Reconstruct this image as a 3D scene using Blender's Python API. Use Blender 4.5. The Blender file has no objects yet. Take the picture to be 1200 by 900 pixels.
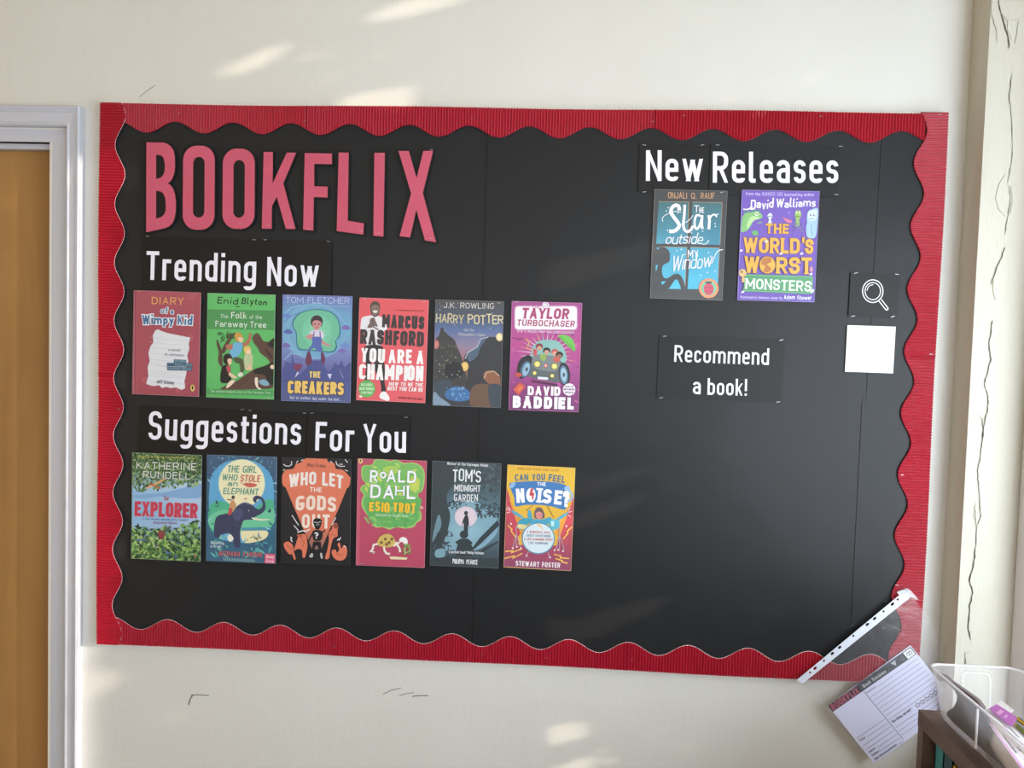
import bpy, math, random
from mathutils import Vector, Matrix
from mathutils.geometry import tessellate_polygon

random.seed(7)
SC = bpy.context.scene
COL = SC.collection

# ------------------------------------------------------------------ camera
CAM = Vector((0.1083, -1.6684, 1.5543))
YAW, PITCH, ROLL, FPX = 0.0546, -0.0430, -0.0291, 900.0
def cam_axes():
    cy, sy = math.cos(YAW), math.sin(YAW); cp, sp = math.cos(PITCH), math.sin(PITCH); cr, sr = math.cos(ROLL), math.sin(ROLL)
    Rz = Matrix(((cy, -sy, 0), (sy, cy, 0), (0, 0, 1)))
    Rx = Matrix(((1, 0, 0), (0, cp, -sp), (0, sp, cp)))
    Ry = Matrix(((cr, 0, sr), (0, 1, 0), (-sr, 0, cr)))
    return Rz @ Rx @ Ry
AX = cam_axes()
cd = bpy.data.cameras.new('camera'); cam = bpy.data.objects.new('camera', cd); COL.objects.link(cam)
cd.sensor_width = 36.0; cd.lens = FPX / 1200.0 * 36.0; cd.clip_start = 0.02; cd.clip_end = 200
r, f, u = AX.col[0], AX.col[1], AX.col[2]
cam.matrix_world = Matrix(((r.x, u.x, -f.x, CAM.x), (r.y, u.y, -f.y, CAM.y), (r.z, u.z, -f.z, CAM.z), (0, 0, 0, 1)))
SC.camera = cam

# ------------------------------------------------------------------ light
SC.view_settings.view_transform = 'Standard'
SC.view_settings.look = 'None'
SC.view_settings.gamma = 1.0
SC.view_settings.use_curve_mapping = False
SC.view_settings.exposure = 0.16
W = bpy.data.worlds.new('sky'); SC.world = W; W.use_nodes = True
bg = W.node_tree.nodes['Background']
bg.inputs[0].default_value = (0.80, 0.88, 1.0, 1); bg.inputs[1].default_value = 1.6

SUN_DIR = Vector((-1.0, 0.36, -0.25)).normalized()
def lamp(name, kind, loc, direction, energy, color, **kw):
    d = bpy.data.lights.new(name, kind); d.energy = energy; d.color = color
    for k, v in kw.items(): setattr(d, k, v)
    o = bpy.data.objects.new(name, d); COL.objects.link(o); o.location = loc
    o.rotation_euler = Vector(direction).to_track_quat('-Z', 'Y').to_euler()
    return o
lamp('sun', 'SUN', (6, -3, 3), SUN_DIR, 4.2, (1.0, 0.86, 0.68), angle=0.010)
# daylight entering through the side windows, then an added warm fill behind the camera
lamp('window_daylight', 'AREA', (1.25, -1.50, 1.42), (-1, 0.12, 0.30), 50, (0.84, 0.93, 1.0), shape='RECTANGLE', size=2.2, size_y=1.15)
lamp('second_window_daylight', 'AREA', (1.25, -4.25, 1.75), (-1, 0.55, -0.2), 40, (0.88, 0.94, 1.0), shape='RECTANGLE', size=2.3, size_y=1.9)
lamp('rear_window_daylight', 'AREA', (-0.9, -5.85, 1.8), (0.05, 1, -0.12), 20, (1.0, 0.86, 0.66), shape='RECTANGLE', size=3.6, size_y=1.7)  # fill lamp, tinted warm to colour the display wall

# ------------------------------------------------------------------ helpers
WALL_Y, FACE_Y = 0.0, -0.020
def B(px, py, Y=FACE_Y):
    """point of the plane y=Y seen at photo pixel (px, py)"""
    d = AX @ Vector(((px - 600) / FPX, 1.0, (450 - py) / FPX))
    return CAM + d * ((Y - CAM.y) / d.y)
def lin(c):
    c /= 255.0
    return c / 12.92 if c <= 0.04045 else ((c + 0.055) / 1.055) ** 2.4
def rgb(h):
    if isinstance(h, tuple): return h
    h = h.lstrip('#')
    return tuple(lin(int(h[i:i + 2], 16)) for i in (0, 2, 4)) + (1.0,)
def mat(name, col, rough=0.6, spec=0.5, metal=0.0, bump=None, noise=None, coat=0.0, sheen=0.0):
    m = bpy.data.materials.new(name); m.use_nodes = True
    nt = m.node_tree; b = nt.nodes['Principled BSDF']
    b.inputs['Base Color'].default_value = rgb(col); b.inputs['Roughness'].default_value = rough
    b.inputs['Metallic'].default_value = metal; b.inputs['Specular IOR Level'].default_value = spec
    b.inputs['Coat Weight'].default_value = coat
    if sheen: b.inputs['Sheen Weight'].default_value = sheen; b.inputs['Sheen Roughness'].default_value = 0.45
    tc = nt.nodes.new('ShaderNodeTexCoord')
    if noise:      # (scale, colour2, amount)
        n = nt.nodes.new('ShaderNodeTexNoise'); n.inputs['Scale'].default_value = noise[0]; n.inputs['Detail'].default_value = 6
        nt.links.new(tc.outputs['Object'], n.inputs['Vector'])
        rp = nt.nodes.new('ShaderNodeValToRGB'); rp.color_ramp.elements[0].position = 0.35; rp.color_ramp.elements[1].position = 0.7
        a = rgb(col); c = rgb(noise[1])
        rp.color_ramp.elements[0].color = a
        rp.color_ramp.elements[1].color = tuple(a[i] * (1 - noise[2]) + c[i] * noise[2] for i in range(3)) + (1,)
        nt.links.new(n.outputs['Fac'], rp.inputs['Fac']); nt.links.new(rp.outputs['Color'], b.inputs['Base Color'])
    if bump:       # list of (scale, strength, distance, stretch)
        prev = None
        for sc_, st, di, stretch in bump:
            mp = nt.nodes.new('ShaderNodeMapping'); mp.inputs['Scale'].default_value = stretch
            n = nt.nodes.new('ShaderNodeTexNoise'); n.inputs['Scale'].default_value = sc_; n.inputs['Detail'].default_value = 4
            bp = nt.nodes.new('ShaderNodeBump'); bp.inputs['Strength'].default_value = st; bp.inputs['Distance'].default_value = di
            nt.links.new(tc.outputs['Object'], mp.inputs['Vector']); nt.links.new(mp.outputs['Vector'], n.inputs['Vector'])
            nt.links.new(n.outputs['Fac'], bp.inputs['Height'])
            if prev: nt.links.new(prev.outputs['Normal'], bp.inputs['Normal'])
            prev = bp
        nt.links.new(prev.outputs['Normal'], b.inputs['Normal'])
    return m
def film(name, col, clear, diffuse_rough=0.4, bump=None, gloss=0.06):
    """clear plastic: part see-through, part milky, a little gloss"""
    m = bpy.data.materials.new(name); m.use_nodes = True; nt = m.node_tree
    for n in list(nt.nodes): nt.nodes.remove(n)
    out = nt.nodes.new('ShaderNodeOutputMaterial'); tr = nt.nodes.new('ShaderNodeBsdfTransparent')
    df = nt.nodes.new('ShaderNodeBsdfDiffuse'); tl = nt.nodes.new('ShaderNodeBsdfTranslucent'); gl = nt.nodes.new('ShaderNodeBsdfGlossy')
    for n in (df, tl): n.inputs['Color'].default_value = rgb(col)
    gl.inputs['Roughness'].default_value = 0.22
    a = nt.nodes.new('ShaderNodeMixShader'); b = nt.nodes.new('ShaderNodeMixShader'); c = nt.nodes.new('ShaderNodeMixShader')
    a.inputs[0].default_value = 0.4; nt.links.new(df.outputs[0], a.inputs[1]); nt.links.new(tl.outputs[0], a.inputs[2])
    b.inputs[0].default_value = 1 - clear; nt.links.new(tr.outputs[0], b.inputs[1]); nt.links.new(a.outputs[0], b.inputs[2])
    c.inputs[0].default_value = gloss; nt.links.new(b.outputs[0], c.inputs[1]); nt.links.new(gl.outputs[0], c.inputs[2])
    nt.links.new(c.outputs[0], out.inputs[0])
    if bump:
        tc = nt.nodes.new('ShaderNodeTexCoord'); n = nt.nodes.new('ShaderNodeTexNoise'); n.inputs['Scale'].default_value = bump[0]
        bp = nt.nodes.new('ShaderNodeBump'); bp.inputs['Strength'].default_value = bump[1]; bp.inputs['Distance'].default_value = 0.004
        nt.links.new(tc.outputs['Object'], n.inputs['Vector']); nt.links.new(n.outputs['Fac'], bp.inputs['Height'])
        nt.links.new(bp.outputs['Normal'], gl.inputs['Normal'])
    return m
def vcol_mat(name, rough, spec=0.5):
    m = bpy.data.materials.new(name); m.use_nodes = True; nt = m.node_tree; b = nt.nodes['Principled BSDF']
    a = nt.nodes.new('ShaderNodeVertexColor'); a.layer_name = 'Col'
    nt.links.new(a.outputs['Color'], b.inputs['Base Color']); b.inputs['Roughness'].default_value = rough
    b.inputs['Specular IOR Level'].default_value = spec
    return m

class MB:
    """collects faces and links them as ONE mesh object"""
    def __init__(s): s.v = []; s.f = []; s.m = []
    def face(s, pts, mi=0):
        i = len(s.v); s.v += [tuple(p) for p in pts]; s.f.append(tuple(range(i, i + len(pts)))); s.m.append(mi)
    def box(s, a, b, mi=0):
        x0, x1 = sorted((a[0], b[0])); y0, y1 = sorted((a[1], b[1])); z0, z1 = sorted((a[2], b[2]))
        i = len(s.v)
        s.v += [(x0, y0, z0), (x1, y0, z0), (x1, y1, z0), (x0, y1, z0), (x0, y0, z1), (x1, y0, z1), (x1, y1, z1), (x0, y1, z1)]
        for q in ((0, 3, 2, 1), (4, 5, 6, 7), (0, 1, 5, 4), (1, 2, 6, 5), (2, 3, 7, 6), (3, 0, 4, 7)):
            s.f.append(tuple(i + k for k in q)); s.m.append(mi)
    def prism(s, pts, off, mi=0):
        """closed outline pts (3D) pushed along off"""
        off = Vector(off); n = len(pts); P = [Vector(p) for p in pts]; i = len(s.v)
        s.v += [tuple(p) for p in P] + [tuple(p + off) for p in P]
        for t in tessellate_polygon([P]):
            s.f.append((i + t[0], i + t[1], i + t[2])); s.m.append(mi)
            s.f.append((i + n + t[2], i + n + t[1], i + n + t[0])); s.m.append(mi)
        for k in range(n):
            s.f.append((i + k, i + (k + 1) % n, i + n + (k + 1) % n, i + n + k)); s.m.append(mi)
    def build(s, name, mats, parent=None, smooth=False, loc=None, bevel=0.0, fix=True):
        me = bpy.data.meshes.new(name); L = Vector(loc) if loc else Vector((0, 0, 0))
        me.from_pydata([tuple(Vector(p) - L) for p in s.v], [], s.f)
        for m in (mats if isinstance(mats, (list, tuple)) else [mats]): me.materials.append(m)
        me.polygons.foreach_set('material_index', s.m)
        if fix:
            import bmesh
            bm = bmesh.new(); bm.from_mesh(me); bmesh.ops.remove_doubles(bm, verts=bm.verts, dist=1e-6)
            bmesh.ops.recalc_face_normals(bm, faces=bm.faces); bm.to_mesh(me); bm.free()
        if smooth: me.polygons.foreach_set('use_smooth', [True] * len(me.polygons))
        o = bpy.data.objects.new(name, me); COL.objects.link(o); o.location = L
        if parent: put(o, parent)
        if bevel:
            b = o.modifiers.new('bevel', 'BEVEL'); b.width = bevel; b.segments = 2; b.limit_method = 'ANGLE'
        return o
def wmat(o):
    m = Matrix.LocRotScale(o.location, o.rotation_euler, o.scale)
    return wmat(o.parent) @ o.matrix_parent_inverse @ m if o.parent else m
def put(o, parent):
    """make o a part of parent, staying where it stands"""
    o.parent = parent; o.matrix_parent_inverse = wmat(parent).inverted()
def empty(name, loc):
    o = bpy.data.objects.new(name, None); COL.objects.link(o); o.location = loc; o.empty_display_size = 0.05
    return o
def tag(o, label=None, cat=None, group=None, kind=None):
    if label: o['label'] = label
    if cat: o['category'] = cat
    if group: o['group'] = group
    if kind: o['kind'] = kind
    return o

# ------------------------------------------------------------------ stroke lettering
GL = {
'A': (.58, "0,0 .5,1|.5,1 1,0|.2,.3 .8,.3"), 'B': (.54, "c 0,0 1,0,1 1,.53,1 0,.53|0,.53 .93,.53,1 .93,1,1 0,1 0,.53"),
'C': (.52, "1,.82 1,1,1 0,1,1 0,0,1 1,0,1 1,.18"), 'D': (.55, "c 0,0 1,0,1 1,1,1 0,1"), 'E': (.46, "1,0 0,0 0,1 1,1|0,.52 .85,.52"),
'F': (.44, "0,0 0,1 1,1|0,.52 .85,.52"), 'G': (.54, "1,.86 1,1,1 0,1,1 0,0,1 1,0,1 1,.42 .66,.42"), 'H': (.55, "0,0 0,1|1,0 1,1|0,.5 1,.5"),
'I': (.15, ".5,0 .5,1"), 'J': (.42, "1,1 1,0,1 0,0,1 0,.25"), 'K': (.54, "0,0 0,1|1,1 .02,.38|.3,.58 1,0"), 'L': (.44, "0,1 0,0 1,0"),
'M': (.72, "0,0 0,1|0,1 .5,.3|.5,.3 1,1|1,1 1,0"), 'N': (.56, "0,0 0,1|0,1 1,0|1,0 1,1"), 'O': (.55, "c 0,0,1 1,0,1 1,1,1 0,1,1"), 'P': (.52, "0,0 0,1 1,1,1 1,.45,1 0,.45"),
'Q': (.55, "c 0,0,1 1,0,1 1,1,1 0,1,1|.6,.22 1.02,-.06"), 'R': (.54, "0,0 0,1 1,1,1 1,.46,1 0,.46|.5,.46 1,0"),
'S': (.52, "1,.8 1,1,1 0,1,1 0,.52,1 1,.52,1 1,0,1 0,0,1 0,.2"), 'T': (.5, "0,1 1,1|.5,1 .5,0"), 'U': (.55, "0,1 0,0,1 1,0,1 1,1"),
'V': (.56, "0,1 .5,0|.5,0 1,1"), 'W': (.8, "0,1 .25,0|.25,0 .5,.95|.5,.95 .75,0|.75,0 1,1"), 'X': (.55, "0,0 1,1|0,1 1,0"), 'Y': (.55, "0,1 .5,.45 1,1|.5,.45 .5,0"), 'Z': (.5, "0,1 1,1 0,0 1,0"),
'a': (.46, "0,.8 0,1,1 1,1,1 1,0|1,.57 0,.57,1 0,0,1 1,0"), 'b': (.48, "0,2 0,0|c 0,0,1 1,0,1 1,1,1 0,1,1"), 'c': (.44, "1,.72 1,1,1 0,1,1 0,0,1 1,0,1 1,.28"),
'd': (.48, "1,2 1,0|c 0,0,1 1,0,1 1,1,1 0,1,1"), 'e': (.46, "0,.5 1,.5 1,1,1 0,1,1 0,0,1 1,0,1 1,.14"), 'f': (.3, "1,2 .3,2,1 .3,0|0,1 .9,1"),
'g': (.48, "c 0,0,1 1,0,1 1,1,1 0,1,1|1,1 1,-1,1 0,-1,1 0,-.75"), 'h': (.48, "0,2 0,0|0,.6 0,1,1 1,1,1 1,0"), 'i': (.15, ".5,0 .5,1|.5,1.98 .5,2"),
'j': (.2, ".7,1 .7,-1 0,-1|.7,1.98 .7,2"), 'k': (.46, "0,2 0,0|1,1 .05,.38|.35,.6 1,0"), 'l': (.25, "0,2 0,0,1 .9,0"),
'm': (.8, "0,0 0,1|0,.6 0,1,1 .5,1,1 .5,0|.5,.6 .5,1,1 1,1,1 1,0"), 'n': (.48, "0,0 0,1|0,.6 0,1,1 1,1,1 1,0"), 'o': (.48, "c 0,0,1 1,0,1 1,1,1 0,1,1"),
'p': (.48, "0,-1 0,1|c 0,0,1 1,0,1 1,1,1 0,1,1"), 'q': (.48, "1,-1 1,1|c 0,0,1 1,0,1 1,1,1 0,1,1"), 'r': (.34, "0,0 0,1|0,.6 0,1,1 1,1"),
's': (.42, "1,.8 1,1,1 0,1,1 0,.52,1 1,.52,1 1,0,1 0,0,1 0,.2"), 't': (.32, ".35,1.7 .35,0,1 1,0|0,1 1,1"), 'u': (.48, "0,1 0,0,1 1,0,1 1,.4|1,1 1,0"),
'v': (.46, "0,1 .5,0|.5,0 1,1"), 'w': (.74, "0,1 .25,0|.25,0 .5,.95|.5,.95 .75,0|.75,0 1,1"), 'x': (.46, "0,0 1,1|0,1 1,0"), 'y': (.46, "0,1 .5,.05|1,1 .25,-1"), 'z': (.42, "0,1 1,1 0,0 1,0"),
'!': (.15, ".5,0 .5,.01|.5,.32 .5,1"), '?': (.48, "0,.78 0,1,1 1,1,1 1,.52,1 .5,.52,.6 .5,.3|.5,0 .5,.01"), "'": (.12, ".5,.75 .5,1"), '.': (.15, ".5,0 .5,.01"), ',': (.15, ".5,.05 .3,-.12"),
'-': (.35, "0,.45 1,.45"), ' ': (.26, ""), '&': (.55, "1,0 .2,.75 .2,1,1 .75,1,1 .75,.75 0,.35,1 0,0,1 .7,0 1,.45"), ':': (.15, ".5,0 .5,.01|.5,.6 .5,.61"),
}
def fillet(pts, closed, R):
    out = []; n = len(pts)
    for i, (x, y, rr) in enumerate(pts):
        if rr <= 0 or (not closed and i in (0, n - 1)): out.append((x, y)); continue
        p = pts[i - 1]; q = pts[(i + 1) % n]
        a = Vector((p[0] - x, p[1] - y)); b = Vector((q[0] - x, q[1] - y))
        la, lb = a.length, b.length
        pa = la if (p[2] <= 0) else la / 2; pb = lb if (q[2] <= 0) else lb / 2
        if la < 1e-9 or lb < 1e-9: out.append((x, y)); continue
        a.normalize(); b.normalize()
        d = min(R * rr, pa, pb)
        A = Vector((x, y)) + a * d; Bq = Vector((x, y)) + b * d
        k = 5
        for j in range(k + 1):      # quadratic-ish round corner, close to a circular arc
            t = j / k; c = 0.5523
            P0, P1, P2, P3 = A, A - a * d * c, Bq - b * d * c, Bq
            P = P0 * (1 - t) ** 3 + P1 * 3 * t * (1 - t) ** 2 + P2 * 3 * t * t * (1 - t) + P3 * t ** 3
            out.append((P.x, P.y))
    res = []
    for p in out:
        if not res or abs(p[0] - res[-1][0]) + abs(p[1] - res[-1][1]) > max(R * .03, 1e-4): res.append(p)
    return res
def ribbon(path, closed, t, ext, ext2=None):
    """quads of width t along a 2D path"""
    P = [Vector(p) for p in path]; n = len(P)
    if closed and (P[0] - P[-1]).length < t * .03: P.pop(); n -= 1
    if n < 2: return []
    if not closed:
        d = (P[0] - P[1]).normalized(); P[0] = P[0] + d * ext
        d = (P[-1] - P[-2]).normalized(); P[-1] = P[-1] + d * (ext if ext2 is None else ext2)
    L, Rr = [], []
    for i in range(n):
        a = P[i] - P[i - 1] if (closed or i > 0) else P[1] - P[0]
        b = P[(i + 1) % n] - P[i] if (closed or i < n - 1) else a
        if i == 0 and not closed: a = b
        a = a.normalized(); b = b.normalized()
        m = a + b
        if m.length < 0.15: m = b
        m.normalize(); nn = Vector((-m.y, m.x)); cosh = max(0.45, nn.dot(Vector((-b.y, b.x))))
        L.append(P[i] + nn * (t / 2 / cosh)); Rr.append(P[i] - nn * (t / 2 / cosh))
    return [(L[i], Rr[i], Rr[(i + 1) % n], L[(i + 1) % n]) for i in range(n if closed else n - 1)]
def glyph_quads(ch, H, w, t, td, xh, serif):
    spec = GL.get(ch, (.3, ""))[1]; out = []
    if not spec: return out
    lower = ch.islower(); tops = H * xh if lower else H
    w2 = max(w, t)
    def mx(x): return t / 2 + x * (w2 - t)
    def my(y):
        if lower and y > 1: return (tops - t / 2) + (y - 1) * ((H - t / 2) - (tops - t / 2))
        if y < 0 and lower: return t / 2 + y * 0.27 * H
        return t / 2 + y * (tops - t)
    lo = -0.27 * H - td if lower else -td * .9
    for si, st in enumerate(spec.split('|')):
        closed = st.startswith('c '); st = st[2:] if closed else st
        pts = []
        for p in st.split():
            q = [float(k) for k in p.split(',')]
            pts.append((mx(q[0]), my(q[1]), q[2] if len(q) > 2 else 0))
        R = max((w2 - t) / 2, t * .3)
        if ch == 'm': R *= .5
        path = fillet(pts, closed, R)
        extra = (td - t) / 2
        lo_c = -extra; hi_c = H + extra
        ea = eb = td / 2
        if len(pts) > 1 and not closed:
            if pts[1][2] > 0 and math.dist(pts[0][:2], pts[1][:2]) < R * 1.25: ea = extra
            if pts[-2][2] > 0 and math.dist(pts[-1][:2], pts[-2][:2]) < R * 1.25: eb = extra
            if len(pts) == 2 and abs(pts[0][0] - pts[1][0]) > .03 * H and abs(pts[0][1] - pts[1][1]) > .3 * tops:
                (xa, ya, _), (xb, yb, _) = pts; sl = (xb - xa) / (yb - ya); hw = td / 2 * math.sqrt(1 + sl * sl); sg = 1 if yb > ya else -1
                ya2, yb2 = ya - sg * td / 2, yb + sg * td / 2; xa2, xb2 = xa + sl * (ya2 - ya), xb + sl * (yb2 - yb)
                lx, hx = (-extra, w2 + extra) if ch not in 'yQ' else (-w2, 2 * w2)
                cl_ = lambda v: min(max(v, lx), hx)
                out.append(([(cl_(xa2 - hw), ya2), (cl_(xa2 + hw), ya2), (cl_(xb2 + hw), yb2), (cl_(xb2 - hw), yb2)], si * 36)); continue
        for qi, q in enumerate(ribbon(path, closed, td, ea, eb)):
            qq = []
            for v in q:
                y = v.y
                if not lower or True:
                    if y > H + extra: y = H + extra
                if not (lower and ch in 'gjpqy,') and ch not in ',Q' and y < -extra: y = -extra
                qq.append((min(max(v.x, -extra), w2 + extra), y))
            out.append((qq, si * 36 + qi))
        if serif and not closed:
            for e, o2 in ((pts[0], pts[1] if len(pts) > 1 else pts[0]), (pts[-1], pts[-2])):
                dx, dy = e[0] - o2[0], e[1] - o2[1]
                if abs(dy) > abs(dx) * 1.2 and abs(dy) > H * .15:
                    s = t * serif; y0 = e[1] + (t / 2 if dy > 0 else -t / 2); y1 = y0 - (td * .45 if dy > 0 else -td * .45)
                    out.append(([(e[0] - s, y0), (e[0] + s, y0), (e[0] + s, y1), (e[0] - s, y1)], 110 + len(out) % 2))
    return out
def text_quads(s, H, length, t, td=None, xh=.72, serif=0, gap=.13, jit=0.0, slant=0.0):
    td = td or t; ws = [GL.get(c, (.3, ''))[0] for c in s]
    total = sum(ws) + gap * (len(s) - 1)
    k = length / total; x = 0; out = []
    for c, w in zip(s, ws):
        dy = random.uniform(-jit, jit) * H; sc = 1 + random.uniform(-jit, jit)
        for q, dep in glyph_quads(c, H, w * k, min(t, w * k * 1.0 if w > .2 else t), td, xh, serif):
            out.append(([(x + px + slant * py, py * sc + dy) for px, py in q], dep))
        x += (w + gap) * k
    return out

# ------------------------------------------------------------------ printed sheets (poster = sheet + layered print + staples)
PRINT = vcol_mat('printed_ink', 0.42, 0.5)
STAPLE = mat('steel_staple', '#b9b9bd', 0.35, metal=0.9)
def smooth(pts, k=5):
    n = len(pts); out = []
    for i in range(n):
        p0, p1, p2, p3 = [Vector(pts[(i + j) % n]) for j in (-1, 0, 1, 2)]
        for j in range(k):
            t = j / k
            out.append(tuple(0.5 * ((2 * p1) + (-p0 + p2) * t + (2 * p0 - 5 * p1 + 4 * p2 - p3) * t * t + (-p0 + 3 * p1 - 3 * p2 + p3) * t ** 3)))
    return out
class Sheet:
    STEP = 0.000008
    def __init__(s, name, origin, scale, quad, thick=0.0006, lift=0.0012, face_y=FACE_Y, square=True):
        """quad: photo-pixel corners TL TR BR BL; art is drawn in 'crop' units: pixel = origin + p/scale"""
        s.o = origin; s.s = scale; s.fy = face_y - lift
        Q = [B(x, y, s.fy) for x, y in quad]
        c = sum(Q, Vector()) / 4; s.c = c
        ex = ((Q[1] - Q[0]) + (Q[2] - Q[3])); ez = ((Q[0] - Q[3]) + (Q[1] - Q[2]))
        w = ex.length / 2; h = ez.length / 2
        a = (math.atan2(ex.z, ex.x) + math.atan2(-ez.x, ez.z)) / 2
        s.ex = Vector((math.cos(a), 0, math.sin(a))); s.ez = Vector((-math.sin(a), 0, math.cos(a)))
        s.w, s.h, s.thick = w, h, thick
        s.mpp = 1.0 / (s.s * 549.0)       # metres per crop unit, about
        s.root = empty(name, c)
        s.v = []; s.f = []; s.cl = []; s.layer = 0
    def loc(s, p):
        q = B(s.o[0] + p[0] / s.s, s.o[1] + p[1] / s.s, s.fy - s.thick) - s.c
        return (max(-s.w / 2, min(s.w / 2, q.dot(s.ex))), max(-s.h / 2, min(s.h / 2, q.dot(s.ez))))
    def _add(s, uv, faces, cols, deps=None):
        i = len(s.v); s.layer += 1; d = s.thick + s.STEP * s.layer
        s.v += [(a, -d - (deps[k] * 1.4e-6 if deps else 0), b) for k, (a, b) in enumerate(uv)]
        if deps: s.layer += int(max(deps, default=0) * 1.4e-6 / s.STEP) + 1
        for fc in faces:
            s.f.append(tuple(i + k for k in fc)); s.cl.append([cols[k] for k in fc])
    def poly(s, pts, col):
        uv = [s.loc(p) for p in pts]
        tr = [(0, 1, 2)] if len(uv) == 3 else tessellate_polygon([[Vector((a, b, 0)) for a, b in uv]])
        s._add(uv, tr, [rgb(col)] * len(uv))
    def polys(s, plist, col):
        uv = []; fc = []
        for pts in plist:
            i = len(uv); uv += [s.loc(p) for p in pts]; fc.append(tuple(range(i, i + len(pts))))
        s._add(uv, fc, [rgb(col)] * len(uv))
    def full(s, *cols):
        """background: colours from top to bottom"""
        n = len(cols)
        if n == 1: cols = cols * 2; n = 2
        uv = []; cc = []
        for i, c in enumerate(cols):
            z = s.h / 2 - s.h * i / (n - 1); uv += [(-s.w / 2, z), (s.w / 2, z)]; cc += [rgb(c)] * 2
        s._add(uv, [(2 * i, 2 * i + 1, 2 * i + 3, 2 * i + 2) for i in range(n - 1)], cc)
    def grad(s, pts4, cols4):
        s._add([s.loc(p) for p in pts4], [(0, 1, 2, 3)], [rgb(c) for c in cols4])
    def sm(s, pts, col): s.poly(smooth(pts), col)
    def disc(s, cx, cy, rx, col, ry=None, n=28, rot=0, inner=None):
        ry = ry or rx; ca, sa = math.cos(rot), math.sin(rot)
        ring = [(cx + rx * math.cos(t) * ca - ry * math.sin(t) * sa, cy + rx * math.cos(t) * sa + ry * math.sin(t) * ca) for t in [2 * math.pi * k / n for k in range(n)]]
        uv = [s.loc(p) for p in ring] + [s.loc((cx, cy))]
        s._add(uv, [(k, (k + 1) % n, n) for k in range(n)], [rgb(col)] * n + [rgb(inner or col)])
    def line(s, pts, w, col, closed=False):
        uv = []; fc = []; dp = []
        for qi, q in enumerate(ribbon(pts, closed, w, 0)):
            i = len(uv); uv += [s.loc(p) for p in q]; fc.append((i, i + 1, i + 2, i + 3)); dp += [qi % 4] * 4
        s._add(uv, fc, [rgb(col)] * len(uv), dp)
    def scatter(s, box, n, size, cols, asp=.45, inside=None, rnd=None):
        rd = rnd or random
        base = s.layer
        for it in range(n):
            s.layer = base + (it % 40) * .3
            x = rd.uniform(box[0], box[2]); y = rd.uniform(box[1], box[3])
            if inside and not inside(x, y): continue
            a = rd.uniform(0, math.pi * 2); L = size * rd.uniform(.6, 1.3); Wd = L * asp
            ca, sa = math.cos(a), math.sin(a)
            pts = [(x - L * ca, y - L * sa), (x - Wd * sa, y + Wd * ca), (x + L * ca, y + L * sa), (x + Wd * sa, y - Wd * ca)]
            s.polys([pts], rd.choice(cols))
        s.layer = base + 13
    def text(s, st, x0, y0, x1, y1, h, col, wt=.17, out=None, arch=0, dark_in=None, **kw):
        L = math.hypot(x1 - x0, y1 - y0); e = ((x1 - x0) / L, (y1 - y0) / L); upv = (e[1], -e[0]); t = wt * h
        state = random.getstate()
        for td, c in (([(t + out[1], out[0])] if out else []) + [(t, col)]):
            random.setstate(state)
            qs = text_quads(st, h, L, t, td, **kw); uv = []; fc = []; dp = []
            for q, dep in qs:
                dp += [dep] * 4
                i = len(uv)
                for a, b in q:
                    b2 = b + arch * (1 - (2 * a / L - 1) ** 2)
                    uv.append(s.loc((x0 + e[0] * a + upv[0] * b2, y0 + e[1] * a + upv[1] * b2)))
                fc.append((i, i + 1, i + 2, i + 3))
            s._add(uv, fc, [rgb(c)] * len(uv), dp)
    def finish(s, sheet_mat, label, cat, group=None, art='printed_picture', staples=(), sheet_name='paper_sheet', print_mat=None):
        rot = math.atan2(s.ex.z, s.ex.x); s.root.rotation_euler = (0, -rot, 0)
        b = MB(); b.box((-s.w / 2, -s.thick, -s.h / 2), (s.w / 2, 0, s.h / 2))
        o = b.build(sheet_name, sheet_mat, fix=False); o.parent = s.root
        if s.f:
            me = bpy.data.meshes.new(art); me.from_pydata(s.v, [], s.f)
            ca = me.color_attributes.new('Col', 'FLOAT_COLOR', 'CORNER')
            flat = [x for fcols in s.cl for c in fcols for x in c]
            ca.data.foreach_set('color', flat)
            me.materials.append(print_mat or PRINT)
            me.polygons.foreach_set('use_smooth', [False] * len(me.polygons))
            import bmesh
            bm = bmesh.new(); bm.from_mesh(me)
            bm.faces.ensure_lookup_table(); bm.normal_update()
            fl = [q for q in bm.faces if q.normal.y > 0]
            bmesh.ops.reverse_faces(bm, faces=fl); bm.to_mesh(me); bm.free()
            p = bpy.data.objects.new(art, me); COL.objects.link(p); p.parent = s.root
        for (px, py) in staples:
            staple(s.root, px, py, s)
        tag(s.root, label, cat, group)
        return s.root
STAPLE_ME = None
def staple(root, px, py, sh=None, rot=None, size=.0075, thick=0.0012):
    """px, py in photo pixels; a thin metal staple as a part of root"""
    global STAPLE_ME
    if STAPLE_ME is None:
        b = MB(); b.box((-.5, -.5, -.06), (.5, .5, .06)); o = b.build('staple', STAPLE); STAPLE_ME = o.data; bpy.data.objects.remove(o)
    o = bpy.data.objects.new('staple', STAPLE_ME); COL.objects.link(o); o.parent = root
    o.scale = (size, .0008, size)
    if sh:
        q = B(px, py, sh.fy - sh.thick) - sh.c
        o.location = (q.dot(sh.ex), -sh.thick - .0008, q.dot(sh.ez)); o.rotation_euler = (0, random.uniform(-.35, .2) if rot is None else rot, 0)
    return o

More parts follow.
